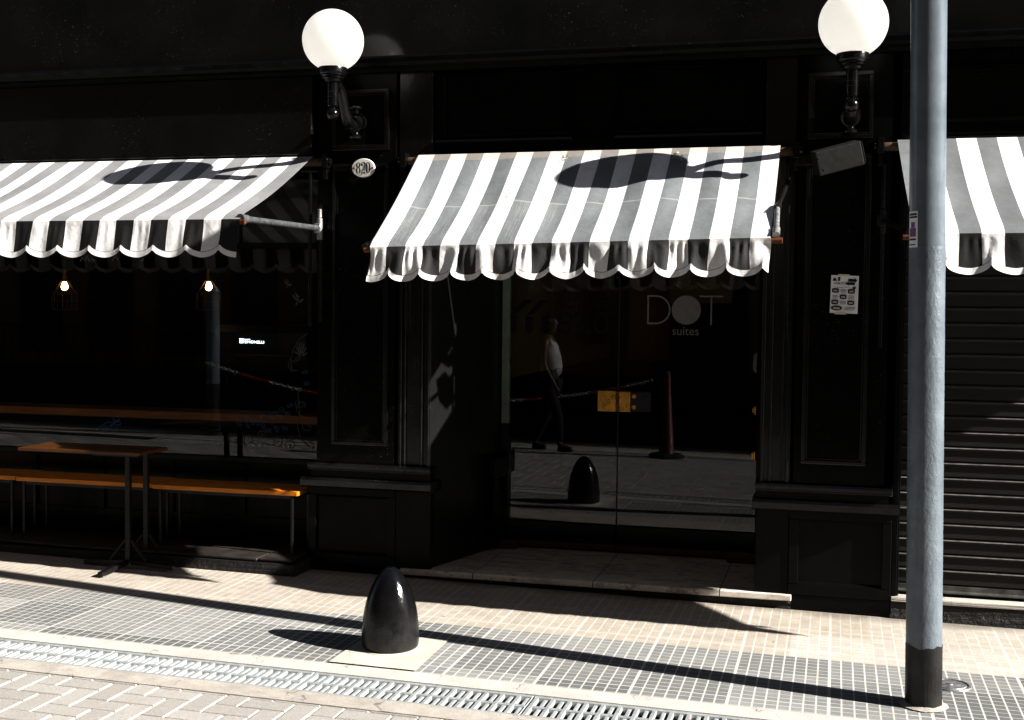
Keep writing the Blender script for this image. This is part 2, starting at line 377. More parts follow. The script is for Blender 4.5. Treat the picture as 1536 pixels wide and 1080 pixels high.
def slat_paint():
    b = NB('perforated_black_slats'); o = b.obj()
    s = b.n('SeparateXYZ'); b.l(o, s.inputs[0])
    p = 0.0085
    fx = b.math('SUBTRACT', b.math('FRACT', b.math('ADD', b.math('DIVIDE', s.outputs[0], p), b.math('MULTIPLY', b.math('FLOOR', b.math('DIVIDE', s.outputs[2], p * 0.86)), 0.5))), 0.5)
    fz = b.math('SUBTRACT', b.math('FRACT', b.math('DIVIDE', s.outputs[2], p * 0.86)), 0.5)
    d = b.math('SQRT', b.math('ADD', b.math('MULTIPLY', fx, fx), b.math('MULTIPLY', fz, fz)))
    hole = b.math('LESS_THAN', d, 0.27)
    a = b.noise(o, 6, 5, 0.7)
    c = b.mix(hole, b.mix(a, (0.034, 0.0325, 0.030), (0.060, 0.057, 0.053)), (0.002, 0.002, 0.002))
    b.set(col=c, rough=0.45, spec=0.2); return b.m
M['slat_edge'] = simple('dusty_slat_highlight', (0.14, 0.136, 0.13), 0.5, 0, 0.4, 30)  # dusty ledge tone, lightened to paint the highlight along each slat
M['slat'] = slat_paint()

# ------------------------------------------------------------------ mesh helpers
class MB:
    def __init__(s): s.bm = bmesh.new()
    def box(s, x0, x1, y0, y1, z0, z1, rot=None, pivot=None):
        v = [s.bm.verts.new((x, y, z)) for x in (x0, x1) for y in (y0, y1) for z in (z0, z1)]
        for f in ((0, 1, 3, 2), (4, 6, 7, 5), (0, 4, 5, 1), (2, 3, 7, 6), (0, 2, 6, 4), (1, 5, 7, 3)): s.bm.faces.new([v[i] for i in f])
        if rot is not None:
            pv = Vector(pivot)
            for q in v: q.co = pv + rot @ (q.co - pv)
        return s
    def cyl(s, p0, p1, r0, r1=None, n=20, cap=True):
        p0, p1 = Vector(p0), Vector(p1); r1 = r0 if r1 is None else r1
        q = (p1 - p0).to_track_quat('Z', 'Y')
        a = [s.bm.verts.new(p0 + q @ Vector((r0 * math.cos(t), r0 * math.sin(t), 0))) for t in (2 * math.pi * k / n for k in range(n))]
        c = [s.bm.verts.new(p1 + q @ Vector((r1 * math.cos(t), r1 * math.sin(t), 0))) for t in (2 * math.pi * k / n for k in range(n))]
        for k in range(n): s.bm.faces.new((a[k], a[(k + 1) % n], c[(k + 1) % n], c[k]))
        if cap: s.bm.faces.new(a[::-1]); s.bm.faces.new(c)
        return s
    def lathe(s, prof, c=(0, 0, 0), n=36):
        c = Vector(c); rows = []
        for r, z in prof:
            rows.append([s.bm.verts.new(c + Vector((0, 0, z)))] if r < 1e-6 else [s.bm.verts.new(c + Vector((r * math.cos(2 * math.pi * k / n), r * math.sin(2 * math.pi * k / n), z))) for k in range(n)])
        for a, b in zip(rows, rows[1:]):
            for k in range(n):
                j = (k + 1) % n
                if len(a) == 1 and len(b) == 1: continue
                if len(a) == 1: s.bm.faces.new((a[0], b[j], b[k]))
                elif len(b) == 1: s.bm.faces.new((a[k], a[j], b[0]))
                else: s.bm.faces.new((a[k], a[j], b[j], b[k]))
        if len(rows[0]) > 1: s.bm.faces.new(rows[0][::-1])
        if len(rows[-1]) > 1: s.bm.faces.new(rows[-1])
        return s
    def tube(s, pts, r, n=12, closed=False):
        pts = [Vector(p) for p in pts]; rows = []
        up = Vector((0.13, 0.21, 1)).normalized()
        for i, p in enumerate(pts):
            a = pts[i - 1] if (i or closed) else p; b = pts[(i + 1) % len(pts)] if (i < len(pts) - 1 or closed) else p
            d = (b - a).normalized(); x = d.cross(up)
            if x.length < 1e-3: x = d.cross(Vector((1, 0, 0)))
            x.normalize(); y = x.cross(d)
            rr = r[i] if isinstance(r, (list, tuple)) else r
            rows.append([s.bm.verts.new(p + x * rr * math.cos(2 * math.pi * k / n) + y * rr * math.sin(2 * math.pi * k / n)) for k in range(n)])
        for a, b in (list(zip(rows, rows[1:])) + ([(rows[-1], rows[0])] if closed else [])):
            for k in range(n): s.bm.faces.new((a[k], a[(k + 1) % n], b[(k + 1) % n], b[k]))
        if not closed: s.bm.faces.new(rows[0][::-1]); s.bm.faces.new(rows[-1])
        return s
    def poly(s, pts):
        s.bm.faces.new([s.bm.verts.new(p) for p in pts]); return s
    def prism_x(s, prof, x0, x1):
        """profile of (y, z) swept along x"""
        a = [s.bm.verts.new((x0, y, z)) for y, z in prof]; b = [s.bm.verts.new((x1, y, z)) for y, z in prof]
        n = len(prof)
        for k in range(n): s.bm.faces.new((a[k], b[k], b[(k + 1) % n], a[(k + 1) % n]))
        s.bm.faces.new(a); s.bm.faces.new(b[::-1]); return s
    def prism_z(s, prof, z0, z1):
        a = [s.bm.verts.new((x, y, z0)) for x, y in prof]; b = [s.bm.verts.new((x, y, z1)) for x, y in prof]
        n = len(prof)
        for k in range(n): s.bm.faces.new((a[k], a[(k + 1) % n], b[(k + 1) % n], b[k]))
        s.bm.faces.new(a[::-1]); s.bm.faces.new(b); return s
    def bevel(s, w=0.004, seg=2):
        bmesh.ops.recalc_face_normals(s.bm, faces=s.bm.faces)
        e = [x for x in s.bm.edges if len(x.link_faces) == 2 and x.calc_face_angle(0) > 0.6]
        bmesh.ops.bevel(s.bm, geom=e, offset=w, segments=seg, affect='EDGES', profile=0.6, clamp_overlap=True)
        return s
    def jitter(s, a):
        for v in s.bm.verts: v.co += Vector((random.uniform(-a, a), random.uniform(-a, a), random.uniform(-a, a)))
        return s
    def subdiv(s, n, a=0.0):
        bmesh.ops.subdivide_edges(s.bm, edges=s.bm.edges[:], cuts=n, use_grid_fill=True)
        if a: s.jitter(a)
        return s
    def build(s, name, mat, parent=None, smooth=None, loc=None):
        bmesh.ops.recalc_face_normals(s.bm, faces=s.bm.faces)
        off = Vector(parent_world(parent)) if parent else Vector((0, 0, 0))
        if parent is None and loc is not None: off = Vector(loc)
        for v in s.bm.verts: v.co -= off
        me = bpy.data.meshes.new(name); s.bm.to_mesh(me); s.bm.free()
        return link(name, me, mat, parent, smooth, loc if parent is None else None)

def parent_world(p):
    v = Vector(p.location)
    while p.parent: p = p.parent; v += p.location
    return v

def link(name, me, mat, parent=None, smooth=None, loc=None):
    for mm in (mat if isinstance(mat, (list, tuple)) else [mat]): me.materials.append(mm)
    o = bpy.data.objects.new(name, me); C.objects.link(o)
    if parent: o.parent = parent
    elif loc is not None: o.location = loc
    if smooth is not None:
        for p in me.polygons: p.use_smooth = True
        e = me.attributes.get('sharp_edge') or me.attributes.new('sharp_edge', 'BOOLEAN', 'EDGE')
        bm = bmesh.new(); bm.from_mesh(me)
        vals = [len(x.link_faces) != 2 or x.calc_face_angle(0) > smooth for x in bm.edges]
        bm.free(); e.data.foreach_set('value', vals)
    return o

def thing(name, label, cat, loc=(0, 0, 0), group=None):
    o = bpy.data.objects.new(name, None); C.objects.link(o); o.location = loc; o.empty_display_size = 0.1
    return tag(o, label, cat, group)
def tag(o, label, cat, group=None):
    o['label'] = label; o['category'] = cat
    if group: o['group'] = group
    return o
def struct(o): o['kind'] = 'structure'; return o
def dup(root, loc, label):
    r = root.copy(); C.objects.link(r); r.location = loc; r['label'] = label
    for ch in list(root.children):
        c = ch.copy(); C.objects.link(c); c.parent = r
        for g in ch.children:
            d = g.copy(); C.objects.link(d); d.parent = c
    return r

_font = None
def text_pts(txt, size, spacing=1.0):
    cu = bpy.data.curves.new('t', 'FONT'); cu.body = txt; cu.size = size; cu.space_character = spacing; cu.resolution_u = 4
    o = bpy.data.objects.new('t', cu); C.objects.link(o); bpy.context.view_layer.update()
    me = bpy.data.meshes.new_from_object(o.evaluated_get(bpy.context.evaluated_depsgraph_get()))
    C.objects.unlink(o); bpy.data.objects.remove(o); bpy.data.curves.remove(cu)
    return me
def text_into(mb, txt, x0, x1, z0, z1, y, bold=0.0):
    """lettering stretched to fill a rectangle on a wall that faces the street"""
    me = text_pts(txt, 1.0)
    xs = [v.co.x for v in me.vertices]; ys = [v.co.y for v in me.vertices]
    ax, bx, ay, by = min(xs), max(xs), min(ys), max(ys)
    vv = [mb.bm.verts.new((x0 + (v.co.x - ax) / (bx - ax) * (x1 - x0), y, z0 + (v.co.y - ay) / max(by - ay, 1e-6) * (z1 - z0))) for v in me.vertices]
    for p in me.polygons:
        try: mb.bm.faces.new([vv[i] for i in p.vertices])
        except ValueError: pass
    bpy.data.meshes.remove(me)
def ring(mb, cx, cz, a, b, ai, bi, y, n=40):
    o = [mb.bm.verts.new((cx + a * math.cos(t), y, cz + b * math.sin(t))) for t in (2 * math.pi * k / n for k in range(n))]
    i = [mb.bm.verts.new((cx + ai * math.cos(t), y, cz + bi * math.sin(t))) for t in (2 * math.pi * k / n for k in range(n))]
    for k in range(n): mb.bm.faces.new((o[k], o[(k + 1) % n], i[(k + 1) % n], i[k]))
def disc(mb, cx, cz, a, b, y, n=40):
    mb.poly([(cx + a * math.cos(2 * math.pi * k / n), y, cz + b * math.sin(2 * math.pi * k / n)) for k in range(n)])
def ribbon(mb, pts, wd, y):
    """flat stroke on a street-facing plane; wd a number or one width per point"""
    P = [Vector((p[0], p[1])) for p in pts]; L = []
    for i, p in enumerate(P):
        d = (P[min(i + 1, len(P) - 1)] - P[max(i - 1, 0)]).normalized(); nrm = Vector((-d.y, d.x))
        ww = (wd[i] if isinstance(wd, (list, tuple)) else wd) / 2
        L.append((mb.bm.verts.new((p.x + nrm.x * ww, y, p.y + nrm.y * ww)), mb.bm.verts.new((p.x - nrm.x * ww, y, p.y - nrm.y * ww))))
    for a, b in zip(L, L[1:]): mb.bm.faces.new((a[0], b[0], b[1], a[1]))

# ------------------------------------------------------------------ ground
def sheet(name, x0, x1, y0, y1, dz, mat, cuts=1):
    mb = MB(); n = max(cuts, 1)
    for i in range(n):
        a, b = x0 + (x1 - x0) * i / n, x0 + (x1 - x0) * (i + 1) / n
        mb.poly([(a, y0, gz(a) + dz), (b, y0, gz(b) + dz), (b, y1, gz(b) + dz), (a, y1, gz(a) + dz)])
    return struct(mb.build(name, mat))
mb = MB(); mb.poly([(-600, -600, 8.4 - 0.45), (600, -600, -8.4 - 0.45), (600, 600, -8.4 - 0.45), (-600, 600, 8.4 - 0.45)]); struct(mb.build('ground', M['earth']))
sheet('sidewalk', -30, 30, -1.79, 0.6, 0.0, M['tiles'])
YB = [-1.785, -1.920, -2.190, -2.322]          # cement, grate, cement
def strip(name, y0, y1, z, mat):
    mb = MB()
    for k in range(60):
        a, b = -30 + k, -29 + k
        mb.poly([(a, y0, gz(a) + z), (b, y0, gz(b) + z), (b, y1, gz(b) + z), (a, y1, gz(a) + z)])
    mb.poly([(-30, y0, gz(-30) + z), (30, y0, gz(30) + z), (30, y0, gz(30) - 0.12), (-30, y0, gz(-30) - 0.12)])
    mb.poly([(-30, y1, gz(-30) + z), (30, y1, gz(30) + z), (30, y1, gz(30) - 0.12), (-30, y1, gz(-30) - 0.12)])
    return struct(mb.build(name, mat))
strip('kerb_strip', YB[1], YB[0], 0.004, M['cement']); strip('gutter_strip', YB[3], YB[2], 0.002, M['cement2'])
sheet('drain_channel', -30, 30, YB[2], YB[1], -0.10, M['dark'])
YO = [-4.70, -4.83, -5.10, -5.23]              # the same gutter on the other side
strip('gutter_strip', YO[1], YO[0], 0.002, M['cement2']); strip('kerb_strip', YO[3], YO[2], 0.004, M['cement'])
sheet('drain_channel', -30, 30, YO[2], YO[1], -0.10, M['dark'])
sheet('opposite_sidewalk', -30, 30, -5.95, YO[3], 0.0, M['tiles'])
sheet('opposite_sidewalk_shaded', -40, 40, -9.65, -5.95, 0.0, M['opp_floor_shaded'])  # rest of the opposite sidewalk, its shade painted into the dark floor
# road: granite setts laid in a herringbone, sand between them
sheet('road_bed', -30, 30, YO[0], YB[3], -0.007, M['grout'])
mb = MB(); sh = []
a_ = 0.105; g_ = 0.0050
def sett(x0, x1, y0, y1):
    if x1 < -9 or x0 > 5: return
    y0 = max(y0, YO[0] + 0.002); y1 = min(y1, YB[3] - 0.002)
    if y1 - y0 < 0.02: return
    x0 += g_; x1 -= g_; y0 += g_ * 0.55; y1 -= g_ * 0.55
    k = random.random(); dz = random.uniform(-0.0012, 0.0012)
    t = [mb.bm.verts.new((x, y, gz(x) + dz)) for x, y in ((x0 + .003, y0 + .003), (x1 - .003, y0 + .003), (x1 - .003, y1 - .003), (x0 + .003, y1 - .003))]
    b = [mb.bm.verts.new((x, y, gz(x) - 0.006)) for x, y in ((x0, y0), (x1, y0), (x1, y1), (x0, y1))]
    mb.bm.faces.new(t); sh.append(k)
    for q in range(4): mb.bm.faces.new((b[q], b[(q + 1) % 4], t[(q + 1) % 4], t[q])); sh.append(k)
for i in range(-95, 70):
    for j in range(-14, 15):
        # unit of the herringbone: one sett along x, one along y
        ox = (i - j) * a_ + 0.0; oy = -3.5 + (i * 0 + j) * a_
        if i % 4 == 0:
            ox = (i + j) * a_
            sett(ox, ox + 2 * a_, oy, oy + a_); sett(ox + 3 * a_, ox + 4 * a_, oy, oy + 2 * a_)
me_road = bpy.data.meshes.new('road')
mb.bm.to_mesh(me_road); mb.bm.free()
at_ = me_road.attributes.new('shade', 'FLOAT', 'FACE'); at_.data.foreach_set('value', sh)
struct(link('road', me_road, M['paver']))

# drain grates: separate one-metre castings
def make_grate(loc, label):
    t = thing('drain_grate', label, 'drain grate', loc, 'galvanised grates along the street drain')
    L, W = 0.994, 0.266
    mb = MB()
    def bx(x0, x1, y0, y1, z0, z1):
        mb.box(x0, x1, y0, y1, z0, z1)
        for v in mb.bm.verts[-8:] if False else []: pass
    bx(0, L, 0, 0.020, -0.03, 0); bx(0, L, W - 0.020, W, -0.03, 0); bx(0.004, L - 0.004, W / 2 - 0.011, W / 2 + 0.011, -0.03, -0.002)
    n = 14; p = L / n
    for k in range(n):
        x = k * p
        bx(x + 0.002, x + 0.021, 0.0205, W - 0.0205, -0.028, -0.001)
    bx(L - 0.004, L, 0.0205, W - 0.0205, -0.028, -0.001)
    mb.bevel(0.0025, 1)
    for v in mb.bm.verts: v.co = Vector((v.co.x + loc[0], v.co.y + loc[1], v.co.z + loc[2] + GS * v.co.x))
    mb.build('frame', M['grate'], t)
    mb = MB()
    for k in range(n):
        x = k * p
        for y0, y1 in ((0.021, W / 2 - 0.012), (W / 2 + 0.012, W - 0.021)):
            mb.prism_x([(y0, -0.030), (y1, -0.030), (y1, -0.004), (y0, -0.004)], x + 0.043, x + 0.060)
    for v in mb.bm.verts: v.co.z += -0.006 * abs((v.co.x % p) / p - 0.6)
    for v in mb.bm.verts: v.co = Vector((v.co.x + loc[0], v.co.y + loc[1], v.co.z + loc[2] + GS * v.co.x))
    mb.bevel(0.004, 2).build('slot_bars', M['grate'], t)
    return t
X0 = -6.20
g0 = make_grate((X0, YB[2] + 0.002, gz(X0)), 'galvanised drain grate section in the street drain, off to the left of the others')
ords = ['section beyond the left picture edge, second from the end of the row', 'section at the far left, where the drain enters the picture', 'section below the pointed bollard shadow', 'section in front of the bollard and its cement pad',
        'section with the dry leaf, between the bollard pad and the pole', 'section in line with the pole foot', 'section just past the pole, in front of the shutter', 'section at the far right end of the row']
for k in range(1, 9):
    x = X0 + k
    dup(g0, (x, YB[2] + 0.002, gz(x)), 'galvanised slotted drain ' + ords[k - 1])
for k in range(0, 8):
    x = -7.6 + k
    dup(g0, (x, YO[2] + 0.002, gz(x)), 'galvanised drain grate across the street, seen only mirrored in the shop glass')

# ------------------------------------------------------------------ shop building
B = thing('shop_building', 'black painted corner of shopfronts with panelled pilasters and tall fascia behind the striped awnings', 'building', (0, 0, 0))
XL0, XL1 = -3.10, -2.32        # left pier
XR0, XR1 = -0.414, 0.310       # right pier
DY = 0.85                      # door line
WY = 0.36                      # window line
# fascia above the cornice, in big sheets
mb = MB()
for a, b in ((-9.0, 4.0),):
    mb.box(a, b, -0.045, 0.25, 3.125, 5.2)
mb.bevel(0.003, 1).build('fascia', M['fascia'], B)
mb = MB(); mb.box(-9, 4, 0.0, 0.5, 5.205, 9.0); mb.build('upper_wall', M['fascia'], B)
mb = MB()
mb.prism_x([(0.25, 3.122), (-0.075, 3.122), (-0.085, 3.108), (-0.055, 3.088), (-0.045, 3.070), (-0.012, 3.060), (-0.005, 3.040), (0.25, 3.040)], -9, 4)
mb.build('cornice', M['black'], B)
def frame_bars(mb, x0, x1, z0, z1, y, wd=0.022, pr=0.016):
    """raised moulding round a panel: a stepped picture-frame"""
    for a, b, c, d in ((x0, x1, z1 - wd, z1), (x0, x1, z0, z0 + wd), (x0, x0 + wd, z0 + wd, z1 - wd), (x1 - wd, x1, z0 + wd, z1 - wd)):
        mb.box(a, b, y - pr, y + 0.01, c, d)
    i = wd + 0.002; w2 = 0.009
    for a, b, c, d in ((x0 + i, x1 - i, z1 - i - w2, z1 - i), (x0 + i, x1 - i, z0 + i, z0 + i + w2), (x0 + i, x0 + i + w2, z0 + i + w2, z1 - i - w2), (x1 - i - w2, x1 - i, z0 + i + w2, z1 - i - w2)):
        mb.box(a, b, y - pr * 0.5, y + 0.008, c, d)
    mb.bevel(0.0045, 2)

def pier(x0, x1, mirror, label):
    """plinth, caps, shaft, narrow strip pilaster and two framed panels"""
    def X(a, b):           # distances from the window side of the pier
        return (x0 + a, x0 + b) if not mirror else (x1 - b, x1 - a)
    wd = x1 - x0
    sp = 0.555 * wd / 0.74 if mirror else 0.56     # where the plain strip starts
    mb = MB(); mb.box(*X(0.045, sp - 0.015), 0.02, 0.45, 0.70, 3.045)
    p = mb.build('pilaster', M['black'], B); p['label'] = label
    mb = MB(); s0, s1 = X(sp, wd - 0.012)
    mb.box(s0, s1, 0.034, 0.45, 0.70, 3.042)
    for a, b in (X(sp + 0.012, sp + 0.030), X(sp + 0.046, sp + 0.056), X(wd - 0.075, wd - 0.058), X(wd - 0.034, wd - 0.016)):
        mb.box(a, b, 0.016, 0.04, 0.70, 2.56)
    mb.bevel(0.004, 1).build('strip_pilaster', M['moulding'], p)
    a, b = X(0.145, sp - 0.055)
    mb = MB(); frame_bars(mb, a, b, 0.815, 2.505, 0.02); mb.build('panel_frame', M['moulding'], p)
    mb = MB(); frame_bars(mb, a, b, 2.585, 2.945, 0.02, 0.024, 0.02); mb.build('panel_frame', M['moulding'], p)
    # caps
    mb = MB(); mb.prism_x([(0.3, 0.702), (-0.020, 0.702), (-0.030, 0.690), (-0.030, 0.672), (-0.012, 0.664), (-0.012, 0.660), (0.3, 0.660)], *X(0.005, wd + 0.006)); mb.build('plinth_cap', M['moulding'], p)
    mb = MB(); mb.box(*X(0.02, wd), -0.006, 0.3, 0.615, 0.6595); mb.build('plinth_neck', M['plinth'], p)
    mb = MB(); mb.prism_x([(0.3, 0.6145), (-0.034, 0.6145), (-0.050, 0.600), (-0.050, 0.566), (-0.024, 0.552), (0.3, 0.552)], *X(-0.035, wd + 0.02)); mb.build('plinth_cap', M['moulding'], p)
    # plinth with a sunk panel
    a, b = X(0.0, sp)
    c, d = X(0.048, sp - 0.052)
    mb = MB(); z0, zz0, zz1 = -0.08, 0.148, 0.508
    mb.box(a, b, 0.024, 0.4, z0, 0.5515)
    for q in ((a, b, zz1, 0.551), (a, b, 0.086, zz0), (a, c, zz0, zz1), (d, b, zz0, zz1)): mb.box(q[0], q[1], 0.0, 0.03, q[2], q[3])
    mb.box(a, b, 0.006, 0.03, z0, 0.0855)
    # sloping fillets of the sunk panel
    for q, pr in (((c, d), [(0.0, zz0), (0.024, zz0 + 0.018), (0.026, zz0)]), ((c, d), [(0.0, zz1), (0.024, zz1 - 0.018), (0.026, zz1)])): mb.prism_x(pr, *q)
    mb.bevel(0.003, 1).build('plinth', M['plinth'], p)
    a, b = X(sp + 0.0015, wd)
    mb = MB(); mb.box(a, b, 0.007, 0.4, z0 if mirror is None else 0.0, 0.5512); mb.bevel(0.003, 1).build('plinth_side', M['plinth'], p)
    return p
pier(XL0, XL1, False, 'black panelled pilaster with the oval house number')
pier(XR0, XR1, True, 'black panelled pilaster with the paper flyer')
# splayed cheeks of the door recess
mb = MB()
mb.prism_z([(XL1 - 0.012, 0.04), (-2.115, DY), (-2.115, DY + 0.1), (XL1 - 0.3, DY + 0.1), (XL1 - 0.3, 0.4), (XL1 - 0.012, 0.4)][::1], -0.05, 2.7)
mb.build('door_reveal', M['lit_reveal'], B); mb = MB()
mb.prism_z([(XR0 + 0.012, 0.04), (-0.448, DY), (-0.448, DY + 0.1), (XR0 + 0.3, DY + 0.1), (XR0 + 0.3, 0.4), (XR0 + 0.012, 0.4)][::-1], -0.05, 2.7)
mb.build('door_reveal', M['black'], B)
# base and cap mouldings returning into the recess on the door side
mb = MB()
mb.prism_z([(-2.150, 0.62), (-2.085, 0.60), (-2.06, DY - 0.02), (-2.118, DY - 0.02)], 0.56, 0.70)
mb.bevel(0.008, 2).build('reveal_cap', M['plinth'], B); mb = MB()
mb.prism_z([(-2.145, 0.66), (-2.100, 0.64), (-2.085, DY - 0.02), (-2.118, DY - 0.02)], 0.12, 0.558)
mb.bevel(0.008, 2).build('reveal_base', M['plinth'], B)
# header over the door with two sunk panels
mb = MB(); mb.box(XL1 + 0.001, XR0 - 0.001, 0.05, 0.95, 2.56, 3.039); mb.build('door_header', M['black'], B)
for a, b in ((-2.265, -1.50), (-1.235, -0.465)):
    mb = MB(); frame_bars(mb, a, b, 2.655, 3.02, 0.05, 0.016, 0.016); mb.build('panel_frame', M['black'], B)
mb = MB(); mb.prism_x([(0.06, 2.640), (0.020, 2.636), (0.014, 2.622), (0.03, 2.612), (0.06, 2.612)], XL1 + 0.01, -1.495); mb.build('header_moulding', M['black'], B); mb = MB(); mb.prism_x([(0.06, 2.640), (0.020, 2.636), (0.014, 2.622), (0.03, 2.612), (0.06, 2.612)], -1.24, XR0 - 0.01); mb.build('header_moulding', M['black'], B)
# soffit of recess
mb = MB(); mb.box(XL1 + 0.002, XR0 - 0.002, 0.3, 0.96, 2.50, 2.559); mb.build('recess_soffit', M['black'], B)
# marble step and the black kerb under it
mb = MB()
mb.box(-2.502, -0.213, -0.018, DY + 0.3, 0.052, 0.088); mb.bevel(0.006, 2); mb.build('door_step', M['marble'], B)
mb = MB(); mb.box(-2.498, -0.217, 0.004, 0.5, -0.06, 0.0515); mb.subdiv(6, 0.003); mb.build('step_kerb', M['kerb'], B)

# doors: two glass leaves
def door(x0, x1, label, hinge_right):
    mb = MB(); mb.poly([(x0, DY, 0.27), (x1, DY, 0.27), (x1, DY, 2.50), (x0, DY, 2.50)])
    d = mb.build('glass_door', M['door_pane'], B); d['label'] = label
    mb = MB(); mb.box(x0, x1, DY - 0.022, DY + 0.022, 0.142, 0.268); mb.bevel(0.004, 1).build('bottom_rail', M['black'], d)
    mb = MB(); mb.box(x0, x1, DY - 0.012, DY + 0.012, 0.104, 0.140); mb.build('threshold_seal', M['block_wood'], d)
    return d
XG = -1.343
dl = door(-2.055, XG - 0.004, 'left glass door leaf with black logo lettering', False)
dr = door(XG + 0.004, -0.470, 'right glass door leaf with grey lettering', True)
mb = MB(); mb.box(XG - 0.004, XG + 0.004, DY - 0.004, DY + 0.004, 0.27, 2.5); mb.build('meeting_edge', M['ink'], dl)
mb = MB(); mb.box(-2.110, -2.058, DY - 0.03, DY + 0.03, 0.90, 2.50); mb.bevel(0.004, 1).build('door_jamb', M['glass_edge'], B)
mb = MB(); mb.box(-2.112, -2.056, DY - 0.032, DY + 0.032, 0.09, 0.899); mb.build('door_jamb', M['black'], B)
mb = MB(); mb.box(-0.468, -0.449, DY - 0.03, DY + 0.03, 0.09, 2.5); mb.build('door_jamb', M['black'], B)
mb = MB(); mb.box(-2.17, -1.98, DY - 0.10, DY - 0.035, 0.089, 0.150); mb.bevel(0.003, 1).build('floor_block', M['block_wood'], B); mb = MB(); mb.box(-0.63, -0.452, DY - 0.10, DY - 0.035, 0.089, 0.158); mb.bevel(0.003, 1).build('floor_block', M['block_wood'], B)
for z0, z1, mt in ((1.27, 1.39, 'steel_pole'), (1.01, 1.06, 'brass'), (0.72, 0.78, 'brass')):
    mb = MB(); mb.cyl((-0.476, DY - 0.036, z0), (-0.476, DY - 0.036, z1), 0.010); mb.box(-0.496, -0.480, DY - 0.040, DY - 0.005, z0 + 0.01, z1 - 0.01); mb.build('hinge', M[mt], dr, 0.6)
# brass lock boxes at the meeting edge
mb = MB(); mb.box(-1.470, XG - 0.010, DY - 0.034, DY - 0.003, 1.000, 1.132); mb.bevel(0.004, 2).build('lock', M['brass'], dl)
mb = MB(); mb.box(XG + 0.012, XG + 0.085, DY - 0.034, DY - 0.003, 1.000, 1.130); mb.bevel(0.004, 2); lk = mb.build('lock', M['brass'], dr)
mb = MB(); mb.box(XG - 0.0095, XG + 0.0115, DY - 0.030, DY - 0.006, 1.002, 1.130); mb.build('lock_bolt', M['rust'], lk) if False else mb.build('lock_bolt', M['rust'], dr)
mb = MB(); mb.box(XG + 0.086, XG + 0.215, DY - 0.030, DY - 0.003, 1.005, 1.130); mb.bevel(0.004, 2).build('lock_keeper', M['dark_metal'], dr)
mb = MB()
for z in (1.032, 1.102): mb.cyl((XG + 0.108, DY - 0.040, z), (XG + 0.108, DY - 0.030, z), 0.014)
mb.cyl((XG + 0.052, DY - 0.042, 1.03), (XG + 0.052, DY - 0.034, 1.03), 0.010)
mb.build('lock_screws', M['brass'], dr, 0.6)
# lettering on the glass
yy = DY - 0.004
mb = MB()
zt, zb = 1.744, 1.560
th = 0.0105
x = -1.164
arc = [(x, zt - th / 2), (x + 0.055, zt - th / 2)] + [(x + 0.055 + 0.088 * math.sin(t), (zt + zb) / 2 + (0.092 - th / 2) * math.cos(t)) for t in [math.pi * k / 20 for k in range(1, 20)]] + [(x + 0.055, zb + th / 2), (x, zb + th / 2)]
ribbon(mb, arc, th, yy); ribbon(mb, [(x + th / 2, zt), (x + th / 2, zb)], th, yy - 0.001)
disc(mb, -0.918, (zt + zb) / 2, 0.092, 0.092, yy)
ribbon(mb, [(-0.834, zt - th / 2), (-0.688, zt - th / 2)], th, yy); ribbon(mb, [(-0.762, zt - th), (-0.762, zb)], th, yy)
text_into(mb, 'suites', -1.003, -0.838, 1.494, 1.545, yy)
mb.build('door_lettering', M['grey_letter'], dr)
mb = MB()
text_into(mb, 'MORENO', -1.748, -1.412, 1.655, 1.710, yy); text_into(mb, '820', -1.750, -1.405, 1.492, 1.632, yy)
for k, sx in enumerate((-2.045, -1.935, -1.825)):
    ribbon(mb, [(sx, 1.52), (sx, 1.60)], 0.052, yy); disc(mb, sx, 1.522, 0.026, 0.034, yy - 0.0005 * (k + 1), 20)
    mb.poly([(sx - 0.026, yy - 0.0016, 1.598), (sx + 0.026, yy - 0.0016, 1.615), (sx + 0.135 if k < 2 else sx + 0.026, yy - 0.0016, 1.708 if k < 2 else 1.65), (sx + 0.070 if k < 2 else sx + 0.026, yy - 0.0016, 1.708 if k < 2 else 1.651)])
mb.build('door_lettering', M['black_letter'], dl)

# left shop window
ZW = 0.668
mb = MB(); mb.poly([(-8.0, WY, ZW), (-3.07, WY, ZW), (-3.07, WY, 2.52), (-8.0, WY, 2.52)])
W = mb.build('shop_window', M['pane'], B)
mb = MB(); mb.box(-8, -3.056, WY - 0.02, WY + 0.04, 2.02, 2.055); mb.box(-8, -3.056, WY - 0.03, WY + 0.05, ZW - 0.035, ZW - 0.001); mb.box(-3.072, -3.056, WY - 0.02, WY + 0.04, ZW, 2.52)
mb.bevel(0.003, 1).build('window_frame', M['black'], W)
mb = MB()
for k in range(9): mb.box(-7.6 + k * 0.55, -7.585 + k * 0.55, WY - 0.01, WY + 0.02, 2.056, 2.3)
mb.build('transom_bars', M['black'], W)
mb = MB(); mb.box(-8, -3.056, WY, WY + 0.12, -0.1, ZW - 0.036)
for k in range(10): mb.box(-7.9 + k * 0.52, -7.86 + k * 0.52, WY - 0.02, WY + 0.001, 0.12, ZW - 0.05)
mb.box(-8, -3.056, WY - 0.018, WY + 0.002, 0.24, 0.28)
mb.build('stall_riser', M['plinth'], B)
